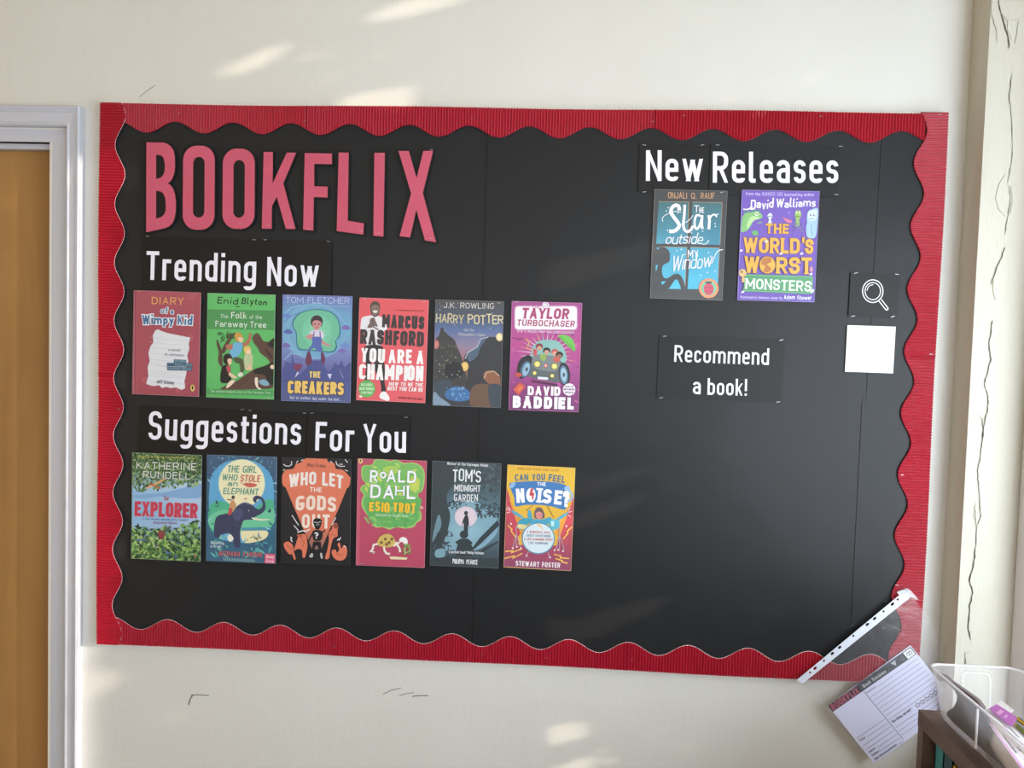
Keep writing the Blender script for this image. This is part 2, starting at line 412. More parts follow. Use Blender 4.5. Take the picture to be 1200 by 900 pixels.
# ------------------------------------------------------------------ materials
M_WALL = mat('cream_wall_paint', '#dad9d5', 0.42, 0.45, bump=[(230, 0.35, 0.0012, (1, 1, 1)), (14, 0.45, 0.004, (1, 1, 0.5)), (60, 0.2, 0.0015, (1, 1, .25))], noise=(3.0, '#d4d2cc', 0.6))
M_REVEAL = mat('cracked_plaster_paint', '#c9c6b9', 0.5, 0.4, bump=[(90, 0.7, 0.002, (1, 1, .3)), (16, 0.8, 0.007, (1, 1, .5))])
M_GLOSS = mat('white_gloss_paint', '#c3c5d0', 0.28, 0.5, bump=[(20, 0.25, 0.001, (1, 1, .1))])
M_UPVC = mat('white_window_plastic', '#e4e5ee', 0.3)
M_CEIL = mat('ceiling_paint', '#d2bf9c', 0.8)
M_FLOOR = mat('grey_carpet_tiles', '#57585c', 0.95, bump=[(300, .6, .003, (1, 1, 1))])
M_DARK = mat('crack_shadow_gap', '#4a443a', 0.95)  # dark tone shared by plaster cracks and wall scuffs
M_BLACKPAPER = mat('black_backing_paper', '#131519', 0.38, 0.26, sheen=0.6, bump=[(5, 0.5, 0.006, (1, 1, 1)), (26, 0.22, 0.0014, (1, 1, .5)), (700, 0.25, 0.0003, (1, 1, 1))])
M_BLACKCARD = mat('black_printed_paper', '#121214', 0.45, 0.3)
M_PINK = mat('pink_letter_paper', '#cb5c74', 0.75, 0.3, noise=(9, '#bf5268', .5))
M_RED = mat('red_corrugated_card', '#ad1630', 0.33, 0.75, noise=(2.5, '#9e1029', .6))
M_CORE = mat('white_card_core', '#f0dfdf', 0.8)
M_ALU = mat('pale_board_frame', '#e9e6e0', 0.4)
M_PAPER = mat('white_paper', '#eceaf2', 0.7)
M_GLOSSPAPER = mat('laminated_paper', '#dcd7dc', 0.4)
M_WHITEPAPER = mat('white_card', '#f4f3f4', 0.6)

def wood(name, c1, c2, c3, stretch, scale, rough=.45):
    m = bpy.data.materials.new(name); m.use_nodes = True; nt = m.node_tree; b = nt.nodes['Principled BSDF']
    tc = nt.nodes.new('ShaderNodeTexCoord'); mp = nt.nodes.new('ShaderNodeMapping'); mp.inputs['Scale'].default_value = stretch
    n = nt.nodes.new('ShaderNodeTexNoise'); n.inputs['Scale'].default_value = scale; n.inputs['Detail'].default_value = 8; n.inputs['Distortion'].default_value = .6
    rp = nt.nodes.new('ShaderNodeValToRGB'); e = rp.color_ramp.elements; e[0].position = .3; e[1].position = .72
    e[0].color = rgb(c1); e[1].color = rgb(c3); k = e.new(.5); k.color = rgb(c2)
    nt.links.new(tc.outputs['Object'], mp.inputs['Vector']); nt.links.new(mp.outputs['Vector'], n.inputs['Vector'])
    nt.links.new(n.outputs['Fac'], rp.inputs['Fac']); nt.links.new(rp.outputs['Color'], b.inputs['Base Color']); b.inputs['Roughness'].default_value = rough
    return m
M_DOOR = wood('beech_door_veneer', '#8e6538', '#9f7543', '#ac824f', (1, 1, .12), 9, .4)
M_SHELF = wood('dark_walnut_board', '#4a3a33', '#63504a', '#75625a', (1, .12, 1), 40, .5)

# ------------------------------------------------------------------ setting
RX = 0.948                      # face of the right (window) wall
RY = -0.068                     # window reveal, parallel to the display wall
LX, FY, CZ = -3.2, -5.6, 3.0   # left wall, front wall (behind the camera), ceiling
OX0, OX1, OZ = -1.83, -1.0275, 1.988     # door opening
def struct(o): o['kind'] = 'structure'; return o

b = MB()
b.box((OX1, 0, 0), (RX + .45, .15, CZ)); b.box((LX - .15, 0, 0), (OX0, .15, CZ)); b.box((OX0, 0, OZ), (OX1, .15, CZ))
wall_back = struct(b.build('wall_back', M_WALL))
# scuffs and scratches on the paint of the display wall
b = MB()
for pts, w in (([(221, 826), (223, 819), (226, 814.5)], .0022), ([(224, 814.5), (234, 814), (245, 815)], .0016), ([(449, 813.5), (458, 809), (470, 806)], .0014),
               ([(468, 815), (477, 812.5), (485, 811.5)], .0013), ([(483, 816), (492, 815), (502, 815)], .0018), ([(163, 114), (172, 107), (182, 100)], .0009)):
    P = [B(x, y, 0) for x, y in pts]
    for q in ribbon([(p.x, p.z) for p in P], False, w, 0):
        b.face([(a.x, -.0006, a.y) for a in q])
o = b.build('scuff_mark', M_DARK); put(o, wall_back); o['kind'] = 'stuff'

b = MB()
# right wall: pier beside the display wall is the reveal return; window opening, further wall
WZ0, WZ1, WY1 = 0.78, 2.82, -2.75
XO = RX + .16
b.box((RX, RY, 0), (RX + .45, 0, CZ))
b.box((RX, WY1, 0), (XO, RY, WZ0)); b.box((RX, WY1, WZ1), (XO, RY, CZ)); b.box((RX, -5.6, 0), (XO, -5.45, CZ)); b.box((RX, -3.05, 0), (XO, WY1, CZ)); b.box((RX, -5.45, 0), (XO, -3.05, WZ0)); b.box((RX, -5.45, WZ1), (XO, -3.05, CZ))
wall_right = struct(b.build('wall_right', M_REVEAL))
def boxo(name, a, c, m, parent=None, bevel=0):
    q = MB(); q.box(a, c); o = q.build(name, m, bevel=bevel)
    if parent: put(o, parent)
    return o
struct(boxo('floor', (LX - .15, FY, -.1), (XO, .15, 0), M_FLOOR))
struct(boxo('ceiling', (LX - .15, FY, CZ), (XO, .15, CZ + .1), M_CEIL))
struct(boxo('wall_left', (LX - .15, FY, 0), (LX, 0, CZ), mat('tan_wall_paint', '#c8ad80', 0.6)))
b = MB()   # wall behind the camera, with its own window
b.box((LX - .15, FY - .15, 0), (XO, FY, .9)); b.box((LX - .15, FY - .15, 2.65), (XO, FY, CZ)); b.box((LX - .15, FY - .15, .9), (-2.7, FY, 2.65)); b.box((0.85, FY - .15, .9), (XO, FY, 2.65))
struct(b.build('wall_front', M_WALL))
b = MB()
for x0, x1 in ((-2.7, -2.64), (-1.52, -1.46), (-.36, -.30), (.79, .85)): b.box((x0, FY - .1, .9), (x1, FY - .04, 2.65))
b.box((-2.7, FY - .1, .9), (.85, FY - .04, .96)); b.box((-2.7, FY - .1, 2.59), (.85, FY - .04, 2.65))
struct(b.build('window_2', M_UPVC))
b = MB()
for y0, y1 in ((-3.05, -3.10), (-3.85, -3.90), (-4.60, -4.65), (-5.40, -5.45)): b.box((1.056, y0, WZ0), (1.10, y1, WZ1))
b.box((1.056, -3.05, WZ0), (1.10, -5.45, WZ0 + .055)); b.box((1.056, -3.05, WZ1 - .055), (1.10, -5.45, WZ1))
struct(b.build('window_3', M_UPVC))
b = MB(); b.box((-.94, -.016, 0), (RX, 0, .1)); struct(b.build('baseboard_back', M_GLOSS))
b = MB(); b.box((RX - .016, -5.5, 0), (RX, -.02, .1)); struct(b.build('baseboard_right', M_GLOSS))

# side window: frame, mullions, glass, sill
win = struct(empty('window_1', (RX + .13, (RY + WY1) / 2, WZ0)))
FX0, FX1 = 1.056, 1.102
b = MB()
b.box((FX0, RY, WZ0), (FX1, RY - .055, WZ1)); b.box((FX0, WY1, WZ0), (FX1, WY1 + .055, WZ1))
b.box((FX0, WY1 + .055, WZ0), (FX1, RY - .055, WZ0 + .055)); b.box((FX0, WY1 + .055, WZ1 - .055), (FX1, RY - .055, WZ1))
put(b.build('window_frame', M_UPVC, bevel=.003), win)
for y in (-.98, -1.87):
    b = MB(); b.box((FX0 + .004, y - .028, WZ0 + .055), (FX1 - .004, y + .028, WZ1 - .055)); put(b.build('mullion', M_UPVC, bevel=.003), win)
GLASS = film('window_glass', '#f4f8ff', .96, gloss=.03)
for y0, y1 in ((RY - .055, -.952), (-1.008, -1.842), (-1.898, WY1 + .055)):
    b = MB(); b.box((1.077, y0, WZ0 + .055), (1.081, y1, WZ1 - .055)); put(b.build('window_pane', GLASS), win)
b = MB(); b.box((RX - .004, WY1, WZ0 - .025), (FX0, RY, WZ0 + .002)); put(b.build('window_sill', M_UPVC, bevel=.003), win)

# plaster skin of the reveal: crack, lifted flakes
def xr(x, y): return B(x, y, RY)
def crack_mesh(b, pts, w0, w1, seed, y=RY - .0012):
    rd = random.Random(seed); P = []
    for i in range(len(pts) - 1):
        a, c = xr(*pts[i]), xr(*pts[i + 1]); n = 5
        for k in range(n):
            t = k / n; p = a.lerp(c, t); P.append((p.x + rd.uniform(-.0009, .0009), p.z + rd.uniform(-.001, .001)))
    p = xr(*pts[-1]); P.append((p.x, p.z)); n = len(P)
    L = []
    for i, p in enumerate(P):
        w = rd.uniform(w0, w1) * (0.35 if i in (0, n - 1) else 1)
        L.append((p, w))
    for i in range(n - 1):
        (p, w), (q, v) = L[i], L[i + 1]
        b.face([(p[0] - w, y, p[1]), (p[0] + w, y, p[1]), (q[0] + v, y, q[1]), (q[0] - v, y, q[1])])
b = MB()
main = [(1170, 0), (1172, 14), (1176, 27), (1181, 45), (1182.5, 57)]
crack_mesh(b, main, .0006, .0013, 3)
crack_mesh(b, [(1186, 85), (1182, 112), (1184.5, 132), (1186, 165), (1185, 190), (1180.5, 215), (1184, 232), (1180, 258), (1177, 275)], .0003, .0008, 4)
crack_mesh(b, [(1177, 290), (1173, 302), (1166, 318), (1161, 334)], .0006, .0011, 5)
crack_mesh(b, [(1162.5, 375), (1161, 392), (1158, 402), (1161, 420), (1156, 440), (1153, 450), (1157, 462), (1158, 475), (1155, 487), (1152, 503), (1151, 515)], .0005, .0011, 6)
crack_mesh(b, [(1151, 490), (1152, 510), (1148, 540), (1145, 552), (1147, 575), (1149, 605), (1144.5, 617), (1143.5, 640)], .0005, .001, 8)
crack_mesh(b, [(1143, 640), (1141, 660), (1135.5, 680), (1140, 694), (1136, 710), (1134.5, 735), (1137, 750)], .0007, .0014, 9)
crack_mesh(b, [(1133, 765), (1131, 772), (1130, 780)], .0006, .001, 10)
crack_mesh(b, [(1143, 588), (1141, 602), (1143.5, 617)], .0003, .0006, 11)
crack_mesh(b, [(1146, 486), (1151, 492)], .0003, .0006, 12)
crack_mesh(b, [(1162, 0), (1161, 15), (1167, 35), (1168, 50)], .0002, .0005, 13)
crack_mesh(b, [(1193, 24), (1191, 40), (1189, 52)], .0002, .0005, 13)
o = b.build('plaster_crack', M_DARK, fix=False); put(o, wall_right); o['kind'] = 'stuff'
b = MB()
for pts in ([(1170, 2), (1199, 2), (1196, 22), (1181, 24), (1173, 16)], [(1181, 24), (1193, 24), (1189, 40), (1185, 47), (1180, 36)],
            [(1178, 204), (1170, 216), (1166, 232), (1170, 246), (1178, 254), (1183, 235), (1181, 218)], [(1184, 218), (1187, 230), (1192, 238), (1188, 246), (1183, 252), (1186, 236)],
            [(1164, 325), (1170, 324), (1171, 345), (1166, 352), (1163, 340)], [(1149, 602), (1143, 618), (1143, 600), (1141, 592)], [(1130, 765), (1136, 764), (1135, 774), (1132, 779)]):
    b.prism([xr(*p) + Vector((0, -.0016, 0)) for p in pts], (0, .002, 0))
o = b.build('plaster_flake', M_REVEAL, bevel=.0006); put(o, wall_right); o['kind'] = 'stuff'
b = MB()
for pts in ([(1134.5, 126), (1138, 123.5), (1142, 122.5), (1146, 121)],):
    P = [B(x, y, -.002) for x, y in pts]
    for q in ribbon([(p.x, p.z) for p in P], False, .002, 0): b.face([(a.x, -.004, a.y) for a in q])

# door: architrave, lining, leaf
door = struct(empty('door_1', ((OX0 + OX1) / 2, .05, 0)))
AXO, AXI, AZO, AZI = -.9465, -.9785, 2.0635, 2.019
def archi_profile(o, i):   # (offset from outer to inner 0..1, depth)
    return [(0, 0), (0.02, -.019), (.10, -.0215), (.16, -.021), (.20, -.0185), (.27, -.0195), (.34, -.017), (.55, -.0165), (.80, -.0155), (.86, -.0175), (.94, -.0178), (1.0, -.014), (1.0, 0)]
b = MB(); prof = archi_profile(0, 1)
LXO = 2 * ((OX0 + OX1) / 2) - AXO; LXI = 2 * ((OX0 + OX1) / 2) - AXI
wz = AZO - AZI; wx = AXI - AXO
for (t0, d0), (t1, d1) in zip(prof[:-1], prof[1:]):
    xa0, xa1 = AXO + wx * t0, AXO + wx * t1; za0, za1 = AZO - wz * t0, AZO - wz * t1
    xl0, xl1 = LXO - wx * t0, LXO - wx * t1
    b.face([(xa0, d0, 0), (xa1, d1, 0), (xa1, d1, za1), (xa0, d0, za0)])
    b.face([(xa0, d0, za0), (xa1, d1, za1), (xl1, d1, za1), (xl0, d0, za0)])
    b.face([(xl0, d0, 0), (xl0, d0, za0), (xl1, d1, za1), (xl1, d1, 0)])
put(b.build('architrave', M_GLOSS), door)
b = MB()
LI = -1.021
b.box((LI, -.001, 0), (AXI - .004, .11, OZ + .002)); b.box((OX0 - .002, -.001, OZ), (AXI - .004, .11, AZI - .003)); b.box((OX0 - .03, -.001, 0), (OX0, .11, OZ + .02))
put(b.build('door_lining', M_GLOSS, bevel=.002), door)
b = MB(); b.box((LI - .012, .016, 0), (LI, .034, OZ)); b.box((OX0, .016, OZ - .012), (LI - .012, .034, OZ)); b.box((OX0, .016, 0), (OX0 + .012, .034, OZ - .012))
put(b.build('door_stop', M_GLOSS), door)
b = MB(); b.box((OX0 + .002, .036, .006), (LI - .002, .08, OZ - .002)); put(b.build('door_leaf', M_DOOR), door)
b = MB(); b.box((OX0 + .05, .030, 1.0), (OX0 + .07, .036, 1.16)); b.box((OX0 + .055, -.012, 1.08), (OX0 + .067, .032, 1.095)); b.box((OX0 + .055, -.02, 1.08), (OX0 + .17, -.010, 1.095))
put(b.build('door_handle', STAPLE, bevel=.003), door)

# unseen tree added to block the low sun, leaf gaps shaped for its patches
def sunback(p, x):   # point at x on the sun ray that reaches p
    t = (x - p.x) / -SUN_DIR.x; return Vector(p) - SUN_DIR * t
holes = []
def hole(y, *q): holes.append([(lambda w: (w.x + SUN_DIR.x / SUN_DIR.y * -y, w.z + SUN_DIR.z / SUN_DIR.y * -y))(B(a, c, y)) for a, c in q])
hole(0, (470, 898), (540, 878), (600, 862), (675, 848), (690, 862), (600, 880), (540, 900))
hole(0, (650, 900), (690, 890), (690, 912), (650, 912))
hole(-.02, (555, 350), (580, 332), (680, 302), (762, 285), (764, 304), (690, 325), (625, 342), (590, 360), (568, 400), (550, 398))
hole(0, (430, 18), (540, -12), (560, -8), (500, 10), (440, 26)); hole(0, (262, 80), (300, 64), (335, 54), (330, 62), (300, 78), (268, 90))
hole(0, (380, 126), (420, 112), (478, 103), (482, 128), (420, 134)); hole(-.02, (655, 612), (745, 580), (748, 592), (668, 622)); hole(-.02, (680, 570), (750, 548), (750, 556), (690, 580))
hole(-.02, (645, 740), (770, 700), (772, 716), (670, 752)); hole(0, (92, 800), (128, 785), (130, 806), (92, 822)); hole(0, (60, 205), (104, 185), (106, 202), (60, 222))
hole(-.02, (590, 740), (660, 722), (660, 736), (600, 750))
# the slit that keeps the door frame's outer edge in the sun
hole(0, (70, 205), (103, 205), (101, 930), (66, 930)); hole(-.02, (116, 205), (150, 190), (152, 215), (116, 232)); hole(-.02, (114, 650), (150, 630), (150, 648), (114, 668))
def inpoly(x, y, P):
    c = False; j = len(P) - 1
    for i in range(len(P)):
        if (P[i][1] > y) != (P[j][1] > y) and x < (P[j][0] - P[i][0]) * (y - P[i][1]) / (P[j][1] - P[i][1]) + P[i][0]: c = not c
        j = i
    return c
rd = random.Random(21); b = MB(); n_leaf = 0
while n_leaf < 48000:
    xl = rd.uniform(1.45, 1.75); w = (rd.uniform(-1.35, 1.0), rd.uniform(.3, 2.75))
    t = (w[0] - xl) / SUN_DIR.x; p = Vector((w[0], 0, w[1])) - SUN_DIR * t
    n_leaf += 1
    a = rd.uniform(0, 6.28); L = rd.uniform(.009, .017); ax = Vector((rd.uniform(-.2, .2), math.cos(a), math.sin(a))) * L; bx = Vector((rd.uniform(-.2, .2), -math.sin(a), math.cos(a))) * L * .6
    qs = [p - ax, p - bx, p + ax, p + bx]; ok = True
    for v in qs + [p]:
        v0 = v + SUN_DIR * (-v.y / SUN_DIR.y)
        if any(inpoly(v0.x, v0.z, H) for H in holes): ok = False; break
    if ok: b.face(qs)
M_LEAF = mat('leaf_green', '#4d5e2e', .6)
tree = empty('garden_tree', (1.6, -.6, -.4)); tag(tree, 'dense green garden tree outside the side window', 'tree')
o = b.build('foliage', M_LEAF, fix=False); put(o, tree); o['kind'] = 'stuff'
b = MB()
for k in range(8):
    a0, a1 = k * math.pi / 4, (k + 1) * math.pi / 4
    b.face([(1.6 + .07 * math.cos(a0), -.6 + .07 * math.sin(a0), -.4), (1.6 + .07 * math.cos(a1), -.6 + .07 * math.sin(a1), -.4), (1.6 + .03 * math.cos(a1), -.6 + .03 * math.sin(a1), 2.4), (1.6 + .03 * math.cos(a0), -.6 + .03 * math.sin(a0), 2.4)])
put(b.build('trunk', wood('bark', '#3a2d20', '#4a3a2a', '#5a4a38', (1, 1, .2), 20)), tree)
b = MB(); b.box((XO + .01, -9, -.5), (12, 4, -.4)); struct(b.build('ground', mat('lawn', '#5c6b3a', .9)))

# ------------------------------------------------------------------ display board
TL, TRc, BRc, BLc = B(117, 120), B(1112, 132), B(1075, 803), B(114, 753)
BX0, BX1, BZ0, BZ1 = -.8999, .9001, 0.8700, 2.0690
board = empty('display_board', (0, 0, BZ0)); tag(board, 'wide wall-mounted display board covered in black paper with a wavy red corrugated border', 'display board')
b = MB(); e = .0022
b.box((BX0 - e, 0, BZ0 - e), (BX1 + e, -.0153, BZ1 + e)); put(b.build('board_frame', M_ALU, bevel=.001), board)
def sheet_quad(name, q, y, m, parent, th=.0009):
    b = MB(); b.prism([Vector((B(x, z).x, y, B(x, z).z)) for x, z in q], (0, th, 0))
    o = b.build(name, m); put(o, parent); return o
sheet_quad('backing_sheet', [(121, 124), (574, 130), (563.5, 457), (118, 451)], -.0166, M_BLACKPAPER, board)
sheet_quad('backing_sheet', [(120, 446), (566, 453), (553, 776), (116, 750)], -.0163, M_BLACKPAPER, board)
sheet_quad('backing_sheet', [(573, 128), (1038, 133), (1020, 472), (563, 456)], -.0190, M_BLACKPAPER, board)
sheet_quad('backing_sheet', [(563, 450), (1022, 465), (1004, 797), (553, 773)], -.0182, M_BLACKPAPER, board)
sheet_quad('backing_sheet', [(1035, 134), (1108, 135), (1091, 472), (1015, 469)], -.0202, M_BLACKPAPER, board)
sheet_quad('backing_sheet', [(1011, 462), (1091, 466), (1072, 800), (994, 798)], -.0196, M_BLACKPAPER, board)

def border(name, u0, u1, P, ph, deep, shallow, side, y, white=.0007, cut=0):
    """corrugated strip with a scalloped inner edge. side: 'top','bottom','left','right'. ph = position of one bulge"""
    pitch = .0062; n = int(round((u1 - u0) / pitch * 8)); am = .0017; b = MB()
    def pos(u, v, d):
        if side == 'top': return (u, y - d, BZ1 - v)
        if side == 'bottom': return (u, y - d, BZ0 + v)
        if side == 'left': return (BX0 + v, y - d, u)
        return (BX1 - v, y - d, u)
    def depth(u): return (deep + shallow) / 2 + (deep - shallow) / 2 * math.cos(2 * math.pi * (u - ph) / P)
    prev = None
    for i in range(n + 1):
        u = u0 + (u1 - u0) * i / n; d = am * (1 + math.cos(2 * math.pi * (u - u0) / pitch)) + .0006
        wob = .0012 * math.sin(u * 9.0 + (1.3 if side == 'left' else .4)) + .0012
        D = depth(u) + white * .3 * math.cos(2 * math.pi * (u - u0) / pitch)
        cur = (u, d, D, wob)
        if prev:
            pu, pd, pD, pw = prev
            b.face([pos(pu, pw, pd), pos(u, wob, d), pos(u, D, d), pos(pu, pD, pd)], 0)
            b.face([pos(pu, pw, 0), pos(u, wob, 0), pos(u, D + white, 0), pos(pu, pD + white, 0)], 1)
            b.face([pos(pu, pD, pd), pos(u, D, d), pos(u, D, 0), pos(pu, pD, 0)], 0)
            b.face([pos(pu, pw, pd), pos(u, wob, d), pos(u, wob, 0), pos(pu, pw, 0)], 0)
        prev = cur
    for i in (0, n):
        u = u0 if i == 0 else u1; d = 2 * am; D = depth(u)
        b.face([pos(u, .001, 0), pos(u, .001, d), pos(u, D, d), pos(u, D, 0)], 0)
    o = b.build(name, [M_RED, M_CORE if white > .0003 else M_RED], board, fix=False)
    import bmesh
    bm = bmesh.new(); bm.from_mesh(o.data); bmesh.ops.remove_doubles(bm, verts=bm.verts, dist=1e-6); bmesh.ops.recalc_face_normals(bm, faces=bm.faces); bm.to_mesh(o.data); bm.free()
    return o
def stp(o, x, y, rot=0.0, size=.0085, lift=.0042):
    s = staple(o, 0, 0, None, rot, size); p = B(x, y); s.location = (p.x, FACE_Y - lift, p.z); put(s, o); return s
xt0, xt1 = B(172, 154).x, B(1019, 158).x; Pt = (xt1 - xt0) / 12
xb0, xb1 = B(197, 735).x, B(1020, 775).x; Pb = (xb1 - xb0) / 12
zl0, zl1 = B(150, 205).z, B(146, 677).z; Pl = (zl0 - zl1) / 7
zr0, zr1 = B(1071, 191).z, B(1041, 697).z; Pr = (zr0 - zr1) / 7
joints = [BX0 + .045, B(360, 130).x, B(768, 130).x, BX1 - .045]
bts = []
for k in range(3): bts.append(border('border_trim', joints[k] - .004, joints[k + 1], Pt, xt0, .0625, .0385, 'top', FACE_Y - .0004 * (k % 2), .0003))
jb = [BX0 + .045, B(393, 760).x, B(735, 770).x, BX1 - .045]
bbs = []
for k in range(3): bbs.append(border('border_trim', jb[k] - .004, jb[k + 1], Pb, xb0, .0620, .0365, 'bottom', FACE_Y - .0004 * (k % 2)))
zm = B(130, 440).z
lt = border('border_trim', zm, BZ1 - .0005, Pl, zl0, .0580, .0355, 'left', FACE_Y - .0024); lb = border('border_trim', BZ0 + .0005, zm + .004, Pl, zl0, .0580, .0355, 'left', FACE_Y - .0020)
zr = B(1090, 420).z
rt = border('border_trim', zr, BZ1 - .0005, Pr, zr0, .0655, .0420, 'right', FACE_Y - .0024, .0003); rb = border('border_trim', BZ0 + .0005, zr + .004, Pr, zr0, .0655, .0420, 'right', FACE_Y - .0020, .0003)
for o, x, y in ((bts[0], 211, 133), (bts[0], 358, 142), (bts[1], 553, 139), (bts[1], 765, 143), (bts[2], 961, 137), (bts[2], 801, 136), (bbs[0], 235, 746), (bbs[0], 393, 757), (bbs[1], 640, 770), (bbs[1], 566, 766),
                (bbs[2], 907, 790), (bbs[2], 740, 772), (lt, 141, 125), (lt, 148, 208), (lb, 140, 479), (lb, 128, 735), (rt, 1071, 265), (rt, 1065, 413), (rb, 1056, 556), (rb, 1050, 685), (rb, 1090, 415), (rt, 1100, 135)):
    stp(o, x, y, random.uniform(-1.3, -1.0) if o in bts + bbs else random.uniform(-.2, .2), .006)

# ------------------------------------------------------------------ big cut-out letters of the title
def outset(P, d):
    n = len(P); out = []
    area = sum(P[i][0] * P[(i + 1) % n][1] - P[(i + 1) % n][0] * P[i][1] for i in range(n)); sg = 1 if area > 0 else -1
    for i in range(n):
        a = (Vector(P[i]) - Vector(P[i - 1])); c = (Vector(P[(i + 1) % n]) - Vector(P[i]))
        if a.length < 1e-9: a = c
        if c.length < 1e-9: c = a
        a.normalize(); c.normalize()
        na = Vector((a.y, -a.x)) * sg; nc = Vector((c.y, -c.x)) * sg; m = (na + nc)
        if m.length < .2: m = na
        m.normalize(); k = d / max(.5, m.dot(na)); out.append((P[i][0] + m.x * k, P[i][1] + m.y * k))
    return out
def flat(b, outer, inners, y, th, mi=0):
    """flat shape with holes: front face at y-th, sides, back"""
    loops = [outer] + inners; allp = [p for l in loops for p in l]
    tris = tessellate_polygon([[Vector((p[0], p[1], 0)) for p in l] for l in loops])
    i = len(b.v); n = len(allp)
    b.v += [(p[0], y - th, p[1]) for p in allp] + [(p[0], y, p[1]) for p in allp]
    for t in tris:
        b.f.append((i + t[0], i + t[1], i + t[2])); b.m.append(mi); b.f.append((i + n + t[2], i + n + t[1], i + n + t[0])); b.m.append(mi)
    k0 = 0
    for l in loops:
        m = len(l)
        for k in range(m):
            a, c = k0 + k, k0 + (k + 1) % m
            b.f.append((i + a, i + c, i + n + c, i + n + a)); b.m.append(mi)
        k0 += m
def px2(pts, o, s): return [(lambda w: (w.x, w.z))(B(o[0] + x / s, o[1] + y / s, FACE_Y - .002)) for x, y in pts]
def rr(x0, y0, x1, y1, rx0, ry, k=8, skew=0):     # stadium-like rounded rectangle, corner radii rx, ry
    out = []
    for cx, cy, a0 in ((x1 - rx0, y0 + ry, -90), (x1 - rx0, y1 - ry, 0), (x0 + rx0, y1 - ry, 90), (x0 + rx0, y0 + ry, 180)):
        for j in range(k + 1):
            a = math.radians(a0 + 90 * j / k); yy = cy + ry * math.sin(a); out.append((cx + rx0 * math.cos(a) - skew * (yy - y0) / (y1 - y0), yy))
    return out
s1, o1 = 1200 / 190., (155, 150); o2 = (335, 150)
Bout = [(106, 106), (235, 108), (262, 118), (288, 138), (307, 170), (315, 215), (317, 290), (312, 330), (300, 368), (285, 392), (264, 410), (285, 424), (303, 448), (316, 490), (323, 540), (322, 620), (313, 672), (295, 708), (270, 730), (240, 742), (104, 772), (105, 440)]
Bin1 = [(177, 198), (212, 202), (228, 214), (238, 240), (243, 280), (240, 320), (230, 348), (212, 368), (177, 378)]
Bin2 = [(177, 464), (212, 470), (232, 486), (245, 520), (250, 575), (248, 610), (240, 635), (222, 655), (202, 664), (177, 670)]
LET = [
 ('pink cut-out paper letter B, first and leftmost of the big title letters', o1, Bout, [Bin1, Bin2], [(190, 708)]),
 ('pink cut-out paper letter O directly beside the letter B of the big title', o1, rr(378, 131, 612, 753, 100, 108, skew=4), [rr(452, 214, 537, 663, 40, 48, skew=3)], [(505, 142), (488, 715)]),
 ('pink cut-out paper letter O beside the letter K of the big title', o1, rr(672, 153, 908, 747, 100, 108, skew=4), [rr(750, 238, 834, 664, 40, 48, skew=2)], [(795, 185), (800, 708)]),
 ('pink cut-out paper letter K in the big title', (335 - 180, 150), [(973, 177), (1041, 178), (1039, 412), (1144, 183), (1213, 183), (1118, 410), (1209, 748), (1138, 747), (1070, 508), (1033, 580), (1032, 746), (960, 745)], [], [(1003, 722), (1185, 195), (1175, 730)]),
 ('pink cut-out paper letter F in the big title', o2, [(140, 186), (341, 189), (341, 268), (210, 266), (210, 432), (310, 434), (309, 515), (207, 511), (203, 759), (129, 753)], [], [(172, 746)]),
 ('pink cut-out paper letter L in the big title', o2, [(392, 182), (465, 183), (458, 686), (577, 706), (574, 789), (377, 763)], [], [(555, 762)]),
 ('pink cut-out paper letter I, one plain upright bar in the big title', o2, [(656, 184), (733, 184), (722, 804), (648, 797)], [], [(708, 195), (687, 778)]),
 ('pink cut-out paper letter X, last and rightmost of the big title letters', o2, [(834, 171), (910, 170), (968, 372), (1018, 170), (1090, 169), (1014, 482), (1112, 845), (1030, 832), (966, 604), (919, 810), (842, 801), (928, 484)], [], [(1077, 160), (1075, 816)]),
]
for lab, o, out, ins, sts in LET:
    P = px2(out, o, s1); I = [px2(q, o, s1) for q in ins]
    cx = sum(p[0] for p in P) / len(P); cz = min(p[1] for p in P)
    root = empty('cutout_letter', (cx, FACE_Y, cz)); tag(root, lab, 'letter', 'title letters')
    b = MB(); flat(b, P, I, FACE_Y - .0022, .0004); put(b.build('letter_face', M_PINK), root)
    b = MB(); flat(b, outset(P, .0035), [], FACE_Y - .0012, .0010); put(b.build('backing_card', M_BLACKCARD), root)
    for (x, y) in sts:
        s = staple(root, 0, 0, None, -.25, .006); p = B(o[0] + x / s1, o[1] + y / s1, FACE_Y - .003); s.location = p; put(s, root)

# ------------------------------------------------------------------ headings on black paper
HEAD = dict(wt=.132, xh=.73, gap=.14)
def heading(label, origin, sc, quad, texts, staples, lift=.0012, name='heading_sheet', extra=None, cat='sign'):
    s = Sheet(name, origin, sc, quad, thick=.0004, lift=lift)
    for (t, x0, y0, x1, y1, h, kw) in texts:
        k = dict(HEAD); k.update(kw); s.text(t, x0, y0, x1, y1, h, '#eeedfb', **k)
    if extra: extra(s)
    return s.finish(M_BLACKCARD, label, cat, 'black heading sheets', art=('lettering' if texts else 'icon_drawing'), staples=staples, print_mat=PRINT)
heading('black paper sheet reading Trending in white letters', (155, 270), 5, [(169, 277), (306, 281), (305, 352), (167, 348)],
        [('Trending', 80, 289, 724, 306, 168, {})], [(173, 277), (298, 281)])
heading('black paper sheet reading Now in white letters', (155, 270), 5, [(306, 281), (389, 283), (388, 354), (305, 352)],
        [('Now', 789, 325, 1092, 330, 170, {})], [(311, 281), (385, 283)])
heading('black paper sheet reading Suggestions in white letters', (155, 470), 3.636, [(166, 478), (360, 483), (358, 540), (163, 534)],
        [('Suggestions', 68, 164, 718, 187, 122, {})], [(284, 480), (293, 481), (357, 484)])
